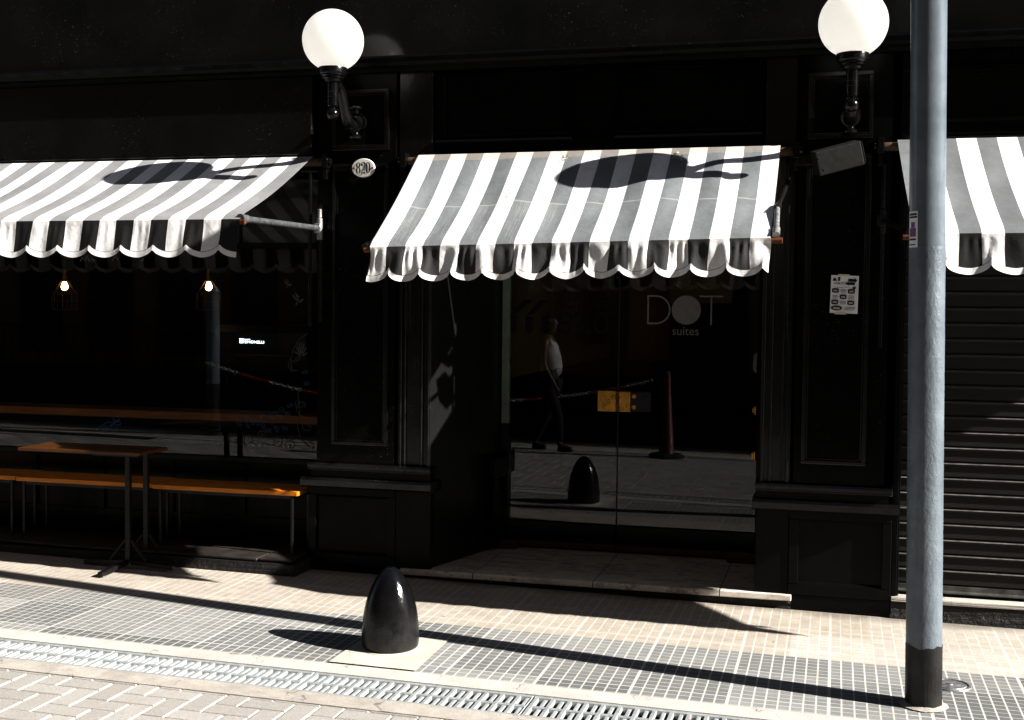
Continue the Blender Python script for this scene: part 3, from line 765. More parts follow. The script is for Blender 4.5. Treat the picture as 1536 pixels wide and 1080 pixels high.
# the sheet box that hides the roller over the window
mb = MB(); mb.box(-8.0, -3.085, -0.012, 0.5, 2.565, 3.036); mb.bevel(0.004, 1).build('roller_box', M['fascia'], B)
mb = MB()
for k in range(28): mb.lathe([(0.0075, 0), (0.006, 0.004), (0.0, 0.006)], (0, 0, 0), 8)
i = 0
for k in range(28):
    vs_ = mb.bm.verts[:] if False else None
mb.bm.free()
mb = MB()
for k in range(28): mb.cyl((-7.9 + k * 0.178, -0.0165, 2.588), (-7.9 + k * 0.178, -0.0118, 2.588), 0.0045, 0.006, 8)
mb.build('rivets', M['iron'], B)
# kerb and sill in front of the window
mb = MB(); mb.box(-9, -3.085, -0.235, WY, -0.10, 0.1); mb.subdiv(9, 0.0035)
for v in mb.bm.verts: v.co.z += gz(v.co.x) * 0.35 - 0.005
mb.build('window_kerb', M['kerb'], B)
mb = MB()
x = -8.6
while x < -3.15:
    l = random.uniform(0.42, 0.72); b = min(x + l, -3.12)
    dz = random.uniform(-0.003, 0.004)
    mb.box(x + 0.003, b - 0.003, -0.215 + random.uniform(0, 0.02), 0.18, 0.118 + dz, 0.134 + dz); x = b
for v in mb.bm.verts: v.co.z += gz(v.co.x) * 0.35 - 0.018 + 0.0
mb.bevel(0.004, 1).build('sill_slabs', M['sill_stone'], B)

# window decals
yd = WY - 0.004
def oval_line(mb, c, a, b, ang, wd):
    P = []
    for k in range(19):
        t = 2 * math.pi * k / 18
        P.append((c[0] + a * math.cos(t) * math.cos(ang) - b * math.sin(t) * math.sin(ang), c[1] + a * math.cos(t) * math.sin(ang) + b * math.sin(t) * math.cos(ang)))
    ribbon(mb, P, wd, yd)
    ribbon(mb, [(c[0] - a * 0.9 * math.cos(ang), c[1] - a * 0.9 * math.sin(ang)), (c[0] + 0.2 * b * math.sin(ang), c[1] - 0.2 * b * math.cos(ang)), (c[0] + a * 0.9 * math.cos(ang), c[1] + a * 0.9 * math.sin(ang))], wd * 0.8, yd - 0.0006)
mb = MB()
for px, py, an in ((358, 635, -40), (364, 629, 70), (370, 627, 60), (372, 638, -50), (379, 633, -70), (388, 634, 60), (395, 639, -70), (395, 625, -35), (405, 624, 75), (410, 633, 25), (414, 620, -20), (421, 627, 70), (422, 614, 5), (430, 620, -30), (435, 608, 25), (403, 647, -15), (415, 644, -65), (427, 642, -8), (447, 538, 20), (457, 558, 15), (460, 575, 10)):
    p = at(px, py, yd); mb = MB(); oval_line(mb, (p.x, p.z), 0.020, 0.011, R(an), 0.0022); mb.build('bean_decal', M['blue_line'], W)
mb = MB()
def px_line(mb, pts, wd):
    q = [at(a, b, yd) for a, b in pts]; ribbon(mb, [(p.x, p.z) for p in q], wd, yd - 0.001)
for pts in (((145, 648), (152, 639), (160, 634)), ((153, 647), (158, 638), (163, 643), (168, 636)), ((160, 632), (168, 634), (172, 630)), ((166, 640), (174, 632), (180, 629)), ((170, 628), (172, 632), (180, 633), (181, 637), (173, 638), (170, 634)), ((170, 627), (171, 622)), ((174, 640), (177, 646)), ((162, 650), (167, 642)), ((329, 645), (330, 638)), ((325, 655), (331, 649), (334, 655))):
    px_line(mb, pts, 0.0045)
mb.build('insect_decal', M['blue_line'], W)
mb = MB()
def spiral(cx, cy, r, turns, d, start=0.0):
    return [(cx + r * (1 - k / 26) * math.cos(start + d * k / 26 * turns * 6.283), cy + r * (1 - k / 26) * math.sin(start + d * k / 26 * turns * 6.283)) for k in range(25)]
for s_ in ((348, 655, 9, 1.6, 1), (392, 652, 7, 1.5, -1), (374, 660, 10, 1.2, 1, 2.0), (415, 662, 9, 1.3, -1, 1.0), (448, 605, 8, 1.4, 1), (436, 668, 9, 1.2, 1, 3), (462, 640, 12, 1.5, -1), (455, 610, 14, 1.0, 1, 1.4), (463, 668, 10, 1.2, -1, 2.2), (440, 545, 12, 0.9, 1, 1.0)):
    px_line(mb, spiral(*s_), 0.0035)
px_line(mb, [(447, 588), (448, 600), (450, 620), (446, 640), (452, 660), (466, 672)], 0.004); px_line(mb, [(438, 560), (436, 540), (441, 522), (450, 508), (462, 500)], 0.004)
for k in range(7):
    t = R(200 + k * 24); px_line(mb, [(452, 535), (452 + 14 * math.cos(t) * 0.7, 535 + 22 * math.sin(t))], 0.008)
px_line(mb, [(340, 662), (360, 666), (385, 662), (410, 668), (440, 675), (470, 672)], 0.0035)
mb.build('scroll_decal', M['grey_line'], W)
mb = MB()
for cx, cy, k in ((432, 425, 0.7), (447, 448, 1.0)):
    for pts in (((-8, -6), (-3, 1), (3, 4)), ((0, 2), (-4, -10), (2, -2)), ((2, 3), (9, 0), (3, 6)), ((-1, 5), (-3, 10))):
        px_line(mb, [(cx + a * k, cy + b * k) for a, b in pts], 0.010 * k)
    mb.build('bird_decal', M['grey_line'], W); mb = MB()
mb.bm.free()
mb = MB()
px_line(mb, [(120, 392), (124, 386), (128, 392), (131, 384), (134, 392), (138, 388), (142, 392)], 0.006); px_line(mb, [(168, 391), (173, 385), (178, 390)], 0.005); px_line(mb, [(212, 392), (216, 388)], 0.006)
mb.build('script_decal', M['grey_letter'], W)

# roller shutter of the next shop
SX0, SX1, SY = 0.335, 3.6, 0.10
mb = MB()
pz = 0.0838; z = 0.175
while z < 2.62:
    mb.prism_x([(SY + 0.02, z), (SY + 0.004, z), (SY - 0.004, z + 0.007), (SY + 0.000, z + 0.062), (SY - 0.010, z + 0.068), (SY - 0.014, z + 0.074), (SY - 0.006, z + 0.0795), (SY + 0.02, z + 0.080)], SX0, SX1); z += pz
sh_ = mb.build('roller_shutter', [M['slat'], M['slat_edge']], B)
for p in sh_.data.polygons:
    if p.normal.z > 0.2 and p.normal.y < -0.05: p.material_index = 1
mb = MB(); mb.prism_x([(SY + 0.02, 0.128), (SY - 0.016, 0.128), (SY - 0.022, 0.136), (SY - 0.012, 0.146), (SY - 0.012, 0.170), (SY + 0.02, 0.173)], SX0, SX1); mb.build('bottom_bar', M['bar_metal'], sh_)
mb = MB(); mb.box(XR1 + 0.001, SX0 + 0.016, 0.030, 0.14, 0.113, 2.60); mb.box(XR1 + 0.0015, SX0 + 0.006, 0.018, 0.0295, 0.113, 2.60); mb.bevel(0.003, 1).build('guide_rail', M['black'], sh_)
mb = MB(); mb.box(XR1 + 0.0015, 3.6, 0.03, 0.6, 2.60, 3.038); mb.build('shutter_header', M['black'], B)
mb = MB(); frame_bars(mb, 0.355, 1.9, 2.66, 2.96, 0.03, 0.016, 0.014); mb.build('panel_frame', M['black'], B)
mb = MB(); mb.box(XR1 + 0.004, 3.7, -0.012, 0.35, 0.090, 0.112); mb.subdiv(8, 0.0018); mb.build('shutter_sill', M['cement'], B)
mb = MB(); mb.box(XR1 + 0.001, 3.7, -0.004, 0.34, -0.12, 0.0885); mb.subdiv(12, 0.004); mb.build('shutter_kerb', M['kerb'], B)
mb = MB(); mb.box(0.42, 3.6, 0.13, 0.2, 0.1125, 2.6); mb.build('shutter_backing', M['dark'], B)

# rooms behind the glass
mb = MB()
def room(x0, x1, y0, y1, z0, z1):
    mb.poly([(x0, y1, z0), (x1, y1, z0), (x1, y1, z1), (x0, y1, z1)]); mb.poly([(x0, y0, z0), (x0, y1, z0), (x0, y1, z1), (x0, y0, z1)])
    mb.poly([(x1, y0, z0), (x1, y1, z0), (x1, y1, z1), (x1, y0, z1)]); mb.poly([(x0, y0, z1), (x1, y0, z1), (x1, y1, z1), (x0, y1, z1)])
    mb.poly([(x0, y0, z0), (x1, y0, z0), (x1, y1, z0), (x0, y1, z0)])
room(-8.5, -2.70, WY + 0.13, 5.5, 0.115, 3.03); room(-2.62, -0.1, DY + 0.101, 5.0, 0.0885, 2.52)
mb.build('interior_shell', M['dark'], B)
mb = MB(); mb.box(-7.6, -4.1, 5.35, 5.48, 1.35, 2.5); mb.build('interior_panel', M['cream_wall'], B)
zp = at(752, 566, 1.0).z
mb = MB(); mb.box(-2.13, -2.10, 1.0, 4.75, zp, 2.50); mb.build('lobby_panel', M['lobby_wood'], B)
a, b = at(944, 430, 4.7), at(1003, 541, 4.7)
mb = MB(); mb.box(a.x, b.x, 4.7, 4.76, b.z, 2.5); mb.build('lobby_door', M['lobby_red'], B)
a, b = at(1003, 400, 4.7), at(1098, 455, 4.7)
mb = MB(); mb.box(a.x + 0.003, b.x, 4.7, 4.76, b.z, 2.5); mb.build('lobby_panel', M['lobby_wood'], B)
mb = MB(); mb.box(-9.2, -8.4, 0.0, 6, -0.1, 3.05); mb.box(3.6, 4.4, 0.0, 6, -0.1, 3.05); mb.box(-9.2, 4.4, 5.6, 6.0, -0.1, 9.0); mb.box(-9.2, -8.99, -0.03, 5.59, 3.05, 9.0); mb.box(3.99, 4.4, -0.03, 5.59, 3.05, 9.0); mb.build('side_wall', M['fascia'], B)

# ------------------------------------------------------------------ things inside
def pendant(px, py, y, label):
    p = at(px, py, y)
    t = thing('pendant_lamp', label, 'lamp', (p.x, p.y, p.z), 'cage pendant lamps inside the cafe')
    mb = MB(); mb.lathe([(0.0, -0.045), (0.022, -0.035), (0.030, -0.012), (0.022, 0.012), (0.014, 0.03), (0.0, 0.03)], p, 16); mb.build('bulb', M['bulb'], t, 1.0)
    mb = MB(); mb.cyl(p + Vector((0, 0, 0.03)), p + Vector((0, 0, 0.085)), 0.020); mb.cyl(p + Vector((0, 0, 0.085)), p + Vector((0, 0, 0.13)), 0.013); mb.build('socket', M['brass'], t, 0.6)
    mb = MB(); mb.cyl(p + Vector((0, 0, 0.13)), (p.x, p.y, 3.02), 0.005, n=8); mb.build('cord', M['ink'], t)
    mb = MB()
    for z, r in ((-0.06, 0.10), (-0.13, 0.10), (-0.20, 0.098)): mb.tube([p + Vector((r * math.cos(a), r * math.sin(a), z)) for a in [6.283 * k / 20 for k in range(20)]], 0.003, 6, True)
    for k in range(8):
        a = 6.283 * k / 8; d = Vector((math.cos(a), math.sin(a), 0))
        mb.tube([p + d * 0.02 + Vector((0, 0, 0.05)), p + d * 0.07 - Vector((0, 0, 0.03)), p + d * 0.10 - Vector((0, 0, 0.07)), p + d * 0.098 - Vector((0, 0, 0.20))], 0.0028, 6)
    mb.build('cage', M['cage'], t)
pendant(97, 428, 2.0, 'lit cage pendant lamp inside the cafe, near the left edge of the window')
pendant(313, 428, 2.0, 'lit cage pendant lamp inside the cafe, above the grey mirrored post')
t = thing('counter', 'long cafe counter with a brown wooden top edge inside the window', 'counter', (-5.2, 0.85, 0.115))
mb = MB(); z0, z1 = at(230, 628, 0.72).z, at(230, 616, 0.72).z
mb.box(-8.2, -3.2, 0.72, 1.0, z0, z1); mb.bevel(0.004, 1).build('counter_top', M['counter_wood'], t)
mb = MB(); mb.box(-8.1, -3.3, 0.78, 0.96, 0.116, z0 - 0.001); mb.build('counter_base', M['dark'], t)
t = thing('back_counter', 'dark service counter at the back of the cafe under the coffee machine', 'counter', (-4.6, 2.3, 0.115))
mb = MB(); mb.box(-5.6, -3.4, 2.0, 2.7, 0.98, 1.02); mb.build('counter_top', M['ink'], t)
mb = MB(); mb.box(-5.5, -3.5, 2.05, 2.65, 0.116, 0.979); mb.build('counter_base', M['dark'], t)
t = thing('espresso_machine', 'black espresso machine with a lit maker logo on the back counter', 'coffee machine', (-4.4, 2.3, 1.02))
mb = MB(); mb.prism_x([(2.06, 1.07), (2.02, 1.20), (2.0, 1.30), (2.0, 1.44), (2.08, 1.50), (2.5, 1.50), (2.52, 1.07)], -4.82, -4.02); mb.bevel(0.01, 2).build('body', M['ink'], t)
mb = MB(); mb.cyl((-4.62, 1.985, 1.255), (-4.08, 1.985, 1.262), 0.008, n=10); mb.build('chrome_rail', M['steel_pole'], t, 0.6)
mb = MB()
for x in (-4.75, -4.1):
    for y in (2.1, 2.45): mb.cyl((x, y, 1.02), (x, y, 1.072), 0.02)
mb.build('feet', M['steel_pole'], t, 0.6)
mb = MB(); text_into(mb, 'SIMONELLI', -4.548, -4.378, 1.352, 1.374, 1.992); text_into(mb, 'NUOVA', -4.548, -4.495, 1.378, 1.388, 1.992)
ring(mb, -4.574, 1.371, 0.016, 0.018, 0.012, 0.013, 1.992, 4) if False else None
for q in ((-4.590, -4.585, 1.353, 1.389), (-4.563, -4.558, 1.353, 1.389), (-4.5845, -4.5635, 1.384, 1.389), (-4.5845, -4.5635, 1.353, 1.358)): mb.box(q[0], q[1], 1.990, 1.993, q[2], q[3])
ribbon(mb, [(-4.582, 1.360), (-4.576, 1.372), (-4.570, 1.368), (-4.566, 1.382)], 0.005, 1.9915)
mb.build('logo', M['logo_light'], t)

# ------------------------------------------------------------------ awnings
def awning(label, tl, tr, fl, fr, nst, phase, mat_kw, period, vh, wrinkle, arms, seedk, vtilt=0.0):
    """canopy from roller (tl..tr) to front bar (fl..fr), valance with scallops hanging from the bar"""
    tl, tr, fl, fr = map(Vector, (tl, tr, fl, fr))
    t = thing('awning', label, 'awning', (tl + tr) / 2, 'black and white striped awnings over the shopfronts')
    rnd = random.Random(seedk)
    wdt = (tr - tl).length; st = wdt / nst
    NU, NV = nst * 6, 30
    ph = [rnd.uniform(0, 6.28) for _ in range(8)]
    def folds(u, v):
        return (0.006 * math.sin(u * 7 + ph[0] + 2 * v) + 0.005 * math.sin(u * 17 + ph[1] - 3 * v) + 0.003 * math.sin(u * 31 + ph[2] + v * 5)) * wrinkle
    verts, faces, uvs = [], [], []
    for j in range(NV + 1):
        v = j / NV
        for i in range(NU + 1):
            s = i / NU; a = tl.lerp(tr, s); b = fl.lerp(fr, s); p = a.lerp(b, v)
            sag = -0.022 * math.sin(math.pi * v) - 0.012 * math.sin(math.pi * v) * abs(math.sin(s * math.pi * 3))
            p = p + Vector((0, 0, sag + folds(s * wdt, v) * math.sin(math.pi * min(v * 1.0, 1)) ** 0.7 if 0 < v < 1 else 0))
            if v > 0.93: p.z += -0.018 * ((v - 0.93) / 0.07) ** 2 + 0.0; p.y -= 0.012 * ((v - 0.93) / 0.07)
            verts.append(p - t.location); uvs.append((s * wdt, v))
    for j in range(NV):
        for i in range(NU):
            a = j * (NU + 1) + i; faces.append((a, a + 1, a + NU + 2, a + NU + 1))
    def mk(name, verts, faces, uvs, mat, parent):
        me = bpy.data.meshes.new(name); me.from_pydata(verts, [], faces); ul = me.uv_layers.new(name='UVMap')
        for lp in me.loops: ul.data[lp.index].uv = uvs[lp.vertex_index]
        for p in me.polygons: p.use_smooth = True
        return link(name, me, mat, parent)
    can = mk('canopy', verts, faces, uvs, fabric('awning_stripe_cloth', st, phase, **mat_kw), t)
    # valance
    fw = (fr - fl).length
    NU = int(fw / 0.0085); NV = 18
    verts, faces, uvs = [], [], []
    for i in range(NU + 1):
        s = i / NU; u = s * fw
        q = (u / period + 0.32) % 1.0
        bot = vh - 0.050 * (1 - math.sqrt(max(0.0, 1 - (2 * q - 1) ** 2))) ** 0.85 if True else vh
        gath = 1.0
        for j in range(NV + 1):
            v = j / NV; d = bot * v
            p = fl.lerp(fr, s)
            k = wrinkle
            fo = k * (0.005 * math.sin(u * 36 + ph[3] + 2 * math.sin(u * 9 + ph[7])) * v + 0.009 * math.sin(u * 17 + ph[4] + 2.2 * math.sin(u * 6.3)) * v ** 0.8 * (0.55 + 0.45 * math.sin(u * 4.1 + ph[1])) + 0.012 * math.sin(u * 12.3 + ph[0] + 1.7 * math.sin(u * 3.1)) * math.sin(math.pi * min(1, v * 1.15)) + 0.0055 * math.sin(u * 105 + ph[5] + 2 * math.sin(u * 23)) * (1 - v) * min(1, v * 5)
                      + 0.010 * math.sin(2 * math.pi * u / period + ph[6]) * v * v)
            y = p.y - 0.0125 + fo * (0.25 + 0.75 * min(1, v * 6)) - 0.010 * v + vtilt * v
            z = p.z - 0.017 - d
            verts.append(Vector((p.x + 0.004 * k * math.sin(u * 40 + v * 4), y, z)) - t.location); uvs.append((u * wdt / fw, (bot - d)))
    for i in range(NU):
        for j in range(NV):
            a = i * (NV + 1) + j; faces.append((a, a + 1, a + NV + 2, a + NV + 1))
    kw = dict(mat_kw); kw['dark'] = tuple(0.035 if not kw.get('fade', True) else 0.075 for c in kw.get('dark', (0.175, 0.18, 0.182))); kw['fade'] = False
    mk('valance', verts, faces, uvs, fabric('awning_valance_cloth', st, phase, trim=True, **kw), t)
    # hardware
    dx = Vector((1, 0, 0))
    mb = MB(); mb.cyl(fl - dx * arms['bl'] + Vector((0, 0.010, -0.030)), fr + dx * arms['br'] + Vector((0, 0.010, -0.030)), 0.015, n=16); mb.build('front_bar', M['rust'], t, 0.7)
    mb = MB(); mb.cyl(tl - dx * 0.065 + Vector((0, 0.015, -0.034)), tr + dx * 0.065 + Vector((0, 0.015, -0.034)), 0.024, n=18); mb.build('roller', M['roller'], t, 0.7)
    for e, sg in ((tl, -1), (tr, 1)):
        mb = MB(); x = e.x + sg * 0.085
        mb.box(x - 0.018, x + 0.018, -0.045, 0.03, e.z - 0.075, e.z + 0.012); mb.cyl((x - 0.02, -0.02, e.z - 0.03), (x + sg * 0.035, -0.02, e.z - 0.03), 0.022)
        mb.box(x - 0.010, x + 0.010, -0.035, 0.03, e.z - 0.14, e.z - 0.076)
        mb.bevel(0.004, 2).build('roller_bracket', M['iron'], t)
    for (a, b, rad, mt) in arms['tubes']:
        mb = MB(); mb.cyl(a, b, rad, n=14); d = (Vector(b) - Vector(a)).normalized(); mb.cyl(Vector(b) - d * 0.06, Vector(b) + d * 0.012, rad * 1.35, n=14); mb.build('arm', M[mt], t, 0.7)
    for (a, b) in arms['rails']:
        mb = MB(); mb.cyl(a, b, 0.011, n=12); mb.build('rail', M['iron'], t, 0.7)
    for p in arms['clamps']:
        p = Vector(p); mb = MB(); mb.cyl(p + Vector((0, 0, -0.07)), p + Vector((0, 0, 0.06)), 0.018, n=14); mb.cyl(p + Vector((0, 0, 0.06)), p + Vector((0, 0, 0.115)), 0.013, n=14); mb.box(p.x - 0.03, p.x + 0.012, p.y - 0.02, p.y + 0.02, p.z - 0.03, p.z + 0.03); mb.bevel(0.004, 1).build('clamp', M[arms.get('cm', 'dark_metal')], t, 0.7)
    return t

def debris(t, tl, tr, fl, fr, spots):
    rd = random.Random(11)
    for s_, v_, n_ in spots:
        mb = MB()
        for k in range(n_):
            s2, v2 = s_ + rd.gauss(0, 0.006), v_ + rd.gauss(0, 0.022)
            p = Vector(tl).lerp(Vector(tr), s2).lerp(Vector(fl).lerp(Vector(fr), s2), v2) + Vector((0, -0.004, 0.004 - 0.022 * math.sin(math.pi * v2)))
            a = Vector((rd.uniform(-1, 1), rd.uniform(-1, 1), rd.uniform(-.4, .8))) * 0.014; b = Vector((rd.uniform(-1, 1), rd.uniform(-1, 1), rd.uniform(-.2, 1))) * 0.010
            mb.poly([p - a, p + b, p + a + Vector((0, 0, 0.004))])
        mb.build('torn_threads', M['tape'], t)
mfl, mfr = at(555, 366, -0.84), at(1156, 351, -0.92)
mid = awning('middle striped awning, grubby and sun-faded, over the glass doors', (-2.405, -0.01, 2.548), (-0.318, -0.01, 2.556), mfl, mfr, 21, 0.25 + 0.225,
       dict(dark=(0.245, 0.258, 0.265), dirty=0.30), 0.1745, 0.185, 1.0,
       dict(bl=0.035, br=0.055, tubes=[((-2.45, -0.03, 2.16), (mfl.x - 0.03, mfl.y + 0.01, mfl.z - 0.012), 0.013, 'dark_metal'), (at(1166, 312, -0.66), (mfr.x + 0.025, mfr.y + 0.01, mfr.z + 0.0), 0.014, 'galv'), ((-0.272, -0.03, 2.36), at(1166, 312, -0.66), 0.013, 'dark_metal')],
            rails=[((-2.452, -0.02, 1.50), (-2.452, -0.02, 2.44)), ((-0.270, -0.02, 1.50), (-0.270, -0.02, 2.44))], clamps=[(-2.452, -0.03, 2.16)]), 3, -0.030)
debris(mid, (-2.405, -0.01, 2.548), (-0.318, -0.01, 2.556), mfl, mfr, ((0.735, 0.10, 26), (0.43, 0.07, 9)))
lfr = at(361, 324, -0.95)
awning('clean striped awning over the cafe window and its bench', (-8.005, -0.01, 2.553), (-3.072, -0.01, 2.553), (-8.005, -0.95, lfr.z - 0.004), lfr, 47, 0.0,
       dict(dark=(0.33, 0.33, 0.332), fade=False, dirty=0.03), 0.196, 0.205, 0.35,
       dict(bl=0.03, br=0.02, tubes=[((-3.03, -0.05, lfr.z - 0.005), (-3.075, lfr.y + 0.015, lfr.z - 0.012), 0.018, 'arm_grey')],
            rails=[((-3.082, -0.03, 1.53), (-3.082, -0.03, 2.45)), ((-3.016, -0.03, 1.56), (-3.016, -0.03, 2.26))], clamps=[(-3.016, -0.04, lfr.z - 0.005)], cm='galv'), 5, -0.034)
rfl = Vector((0.335, -0.95, at(1366, 345, -0.95).z))
awning('right hand striped awning cut off behind the lamp post, over the shutter', (0.290, -0.01, 2.571), (3.09, -0.01, 2.571), rfl, (3.09, -0.95, rfl.z), 28, 0.02,
       dict(dark=(0.235, 0.245, 0.25), fade=False, dirty=0.08), 0.198, 0.19, 0.6,
       dict(bl=0.05, br=0.03, tubes=[((0.235, -0.04, 2.14), (0.315, rfl.y + 0.01, rfl.z - 0.012), 0.015, 'dark_metal')],
            rails=[((0.225, -0.02, 1.46), (0.225, -0.02, 2.44))], clamps=[(0.225, -0.03, 2.14)]), 9, -0.035)

# ------------------------------------------------------------------ wall lamps
def wall_lamp(loc, label):
    t = thing('globe_wall_lamp', label, 'wall lamp', loc, 'globe wall lamps on black brackets')
    o = Vector(loc); g = o + Vector((0.002, -0.38, 0.392)); r = 0.174
    mb = MB(); pr = [(0.060, -0.160)] + [(r * math.cos(a), r * math.sin(a)) for a in [R(-64 + k * 154 / 30) for k in range(31)]]
    pr[-1] = (0.0, r); mb.lathe(pr, g, 56); mb.build('globe', M['opal'], t, 1.2)
    mb = MB(); mb.lathe([(0.066, -0.150), (0.079, -0.152), (0.081, -0.160), (0.080, -0.188), (0.074, -0.194), (0.074, -0.200), (0.064, -0.206), (0.062, -0.214), (0.050, -0.220), (0.046, -0.232), (0.034, -0.238), (0.0, -0.238)], g, 40); mb.build('collar', M['iron'], t, 0.5)
    mb = MB(); mb.lathe([(0.0, -0.238), (0.031, -0.238), (0.031, -0.285), (0.0325, -0.287), (0.0325, -0.291), (0.031, -0.293), (0.031, -0.310), (0.0325, -0.312), (0.0325, -0.316), (0.031, -0.318), (0.031, -0.366), (0.026, -0.371), (0.016, -0.374), (0.014, -0.385), (0.0, -0.385)], g, 32); mb.build('stem', M['iron'], t, 0.5)
    mb = MB(); c = g + Vector((0, 0, -0.412)); mb.lathe([(0.0, -0.036)] + [(0.036 * math.cos(a), 0.036 * math.sin(a)) for a in [R(-80 + k * 10) for k in range(17)]] + [(0.0, 0.036)], c, 28); mb.build('finial', M['iron'], t, 1.2)
    mb = MB()
    ctl = [(-0.35, 0.165), (-0.315, 0.160), (-0.27, 0.135), (-0.235, 0.09), (-0.205, 0.03), (-0.165, -0.025), (-0.115, -0.048), (-0.07, -0.040), (-0.03, -0.02), (0.03, 0.0)]
    mb.tube([o + Vector((0, y, z)) for y, z in ctl], [0.024, 0.026, 0.027, 0.028, 0.030, 0.033, 0.037, 0.040, 0.040, 0.040], 20); mb.build('arm', M['iron'], t, 1.0)
    mb = MB()
    for y, rr, l in ((-0.090, 0.046, 0.010), (-0.072, 0.050, 0.010), (-0.020, 0.056, 0.045)): mb.cyl(o + Vector((0, y, -0.036 if y < -0.03 else -0.01)), o + Vector((0, y + l, -0.032 if y < -0.03 else -0.01)), rr, n=32)
    for s in (-1, 1):
        mb.lathe([(0.0, -0.012), (0.036, -0.010), (0.040, 0.0), (0.034, 0.010), (0.022, 0.016), (0.020, 0.030), (0.0, 0.030)] if s < 0 else [(0.0, -0.030), (0.02, -0.03), (0.022, -0.016), (0.034, -0.010), (0.040, 0.0), (0.036, 0.010), (0.0, 0.012)], o + Vector((0, -0.035, s * 0.085 - 0.02)), 24)
    mb.build('wall_mount', M['iron'], t, 0.6)
    return t
l1 = wall_lamp((-2.792, 0.0, 2.762), 'white globe lamp on a black bracket above the oval number plate')
dup(l1, (0.046, 0.0, 2.722), 'white globe lamp on a black bracket above the tilted speaker box')

# ------------------------------------------------------------------ number plate
c = at(545.5, 252, -0.004)
t = thing('number_plate', 'white oval enamel house number plate reading 820', 'house number', (c.x, -0.004, c.z))
mb = MB()
n = 44
for k in range(n): pass
prof = [(0.074, 0.062, 0.0), (0.074, 0.062, 0.004), (0.070, 0.058, 0.0105), (0.0, 0.0, 0.0118)]
rows = []
for a, b, d in prof:
    rows.append([mb.bm.verts.new((c.x + a * math.cos(q), -0.004 - d, c.z + b * math.sin(q) * 0.92)) for q in (2 * math.pi * k / n for k in range(n))] if a else [mb.bm.verts.new((c.x, -0.004 - d, c.z))])
for p, q in zip(rows, rows[1:]):
    for k in range(n):
        j = (k + 1) % n
        mb.bm.faces.new((p[k], p[j], q[j], q[k]) if len(q) > 1 else (p[k], p[j], q[0]))
mb.build('plate', M['white_trim'], t, 0.9)
mb = MB(); y = -0.0172
x = c.x - 0.030; z = c.z
ring(mb, x, z + 0.0150, 0.0135, 0.0160, 0.0062, 0.0138, y); ring(mb, x, z - 0.0155, 0.0150, 0.0180, 0.0070, 0.0155, y - 0.0004)
x = c.x + 0.032; ring(mb, x, z, 0.0155, 0.0330, 0.0066, 0.0305, y)
x = c.x + 0.001
P = [(x - 0.011, z + 0.018)] + [(x + 0.0125 * math.cos(a), z + 0.018 + 0.014 * math.sin(a)) for a in [R(170 - k * 20) for k in range(10)]] + [(x + 0.006, z - 0.006), (x - 0.006, z - 0.022), (x - 0.013, z - 0.030)]
ribbon(mb, P, [0.004, 0.002, 0.0025, 0.003, 0.003, 0.004, 0.006, 0.008, 0.009, 0.009, 0.007, 0.006, 0.003, 0.002], y)
ribbon(mb, [(x - 0.013, z - 0.0315), (x + 0.013, z - 0.0300)], [0.005, 0.008], y - 0.0003); disc(mb, x - 0.0095, z + 0.016, 0.0045, 0.0050, y - 0.0005, 16)
mb.build('numerals', M['ink'], t)
mb = MB()
for sx in (-0.060, 0.060): mb.cyl((c.x + sx, -0.018, c.z - 0.002), (c.x + sx, -0.012, c.z - 0.002), 0.006, n=12)
mb.build('screws', M['rust'], t, 0.6)
mb = MB(); mb.box(-2.945, c.x - 0.078, -0.020, 0.019, c.z - 0.018, c.z - 0.002); mb.box(c.x + 0.078, -2.62, -0.020, 0.019, c.z - 0.018, c.z - 0.002); mb.bevel(0.004, 2).build('panel_ledge', M['black'], B)

# ------------------------------------------------------------------ tilted speaker box
c = at(1256, 237, -0.14)
t = thing('wall_speaker', 'black box speaker tilted on a wall bracket beside the middle awning', 'speaker', (c.x, c.y, c.z))
rot = Matrix.Rotation(R(-15.5), 3, 'Y') @ Matrix.Rotation(R(12), 3, 'Z') @ Matrix.Rotation(R(14), 3, 'X')
hx, hz = 0.122, 0.064
mb = MB(); mb.box(c.x - hx, c.x + hx, c.y - 0.055, c.y + 0.055, c.z - hz, c.z + hz, rot, c); mb.bevel(0.006, 2).build('cabinet', simple('grey_black_vinyl', (0.022, 0.021, 0.019), 0.6, 0, 0.3, 40, 0.3, 200), t)
mb = MB(); mb.box(c.x + hx + 0.0005, c.x + hx + 0.010, c.y - 0.050, c.y + 0.050, c.z - hz + 0.005, c.z + hz - 0.005, rot, c); mb.bevel(0.003, 1).build('grille', M['dark_metal'], t)
mb = MB(); mb.cyl(c + rot @ Vector((-hx + 0.02, 0.05, 0.0)), (c.x - 0.16, 0.01, c.z + 0.01), 0.014); mb.box(c.x - 0.22, c.x - 0.11, -0.012, 0.018, c.z - 0.02, c.z + 0.035); mb.bevel(0.003, 1).build('bracket', M['dark_metal'], t, 0.6)
mb = MB()
for a, b in ((-0.105, 0.03), (-0.09, -0.035)): mb.cyl(c + rot @ Vector((a, -0.058, b)), c + rot @ Vector((a, -0.0545, b)), 0.004, n=10)
mb.build('screws', M['steel_pole'], t)

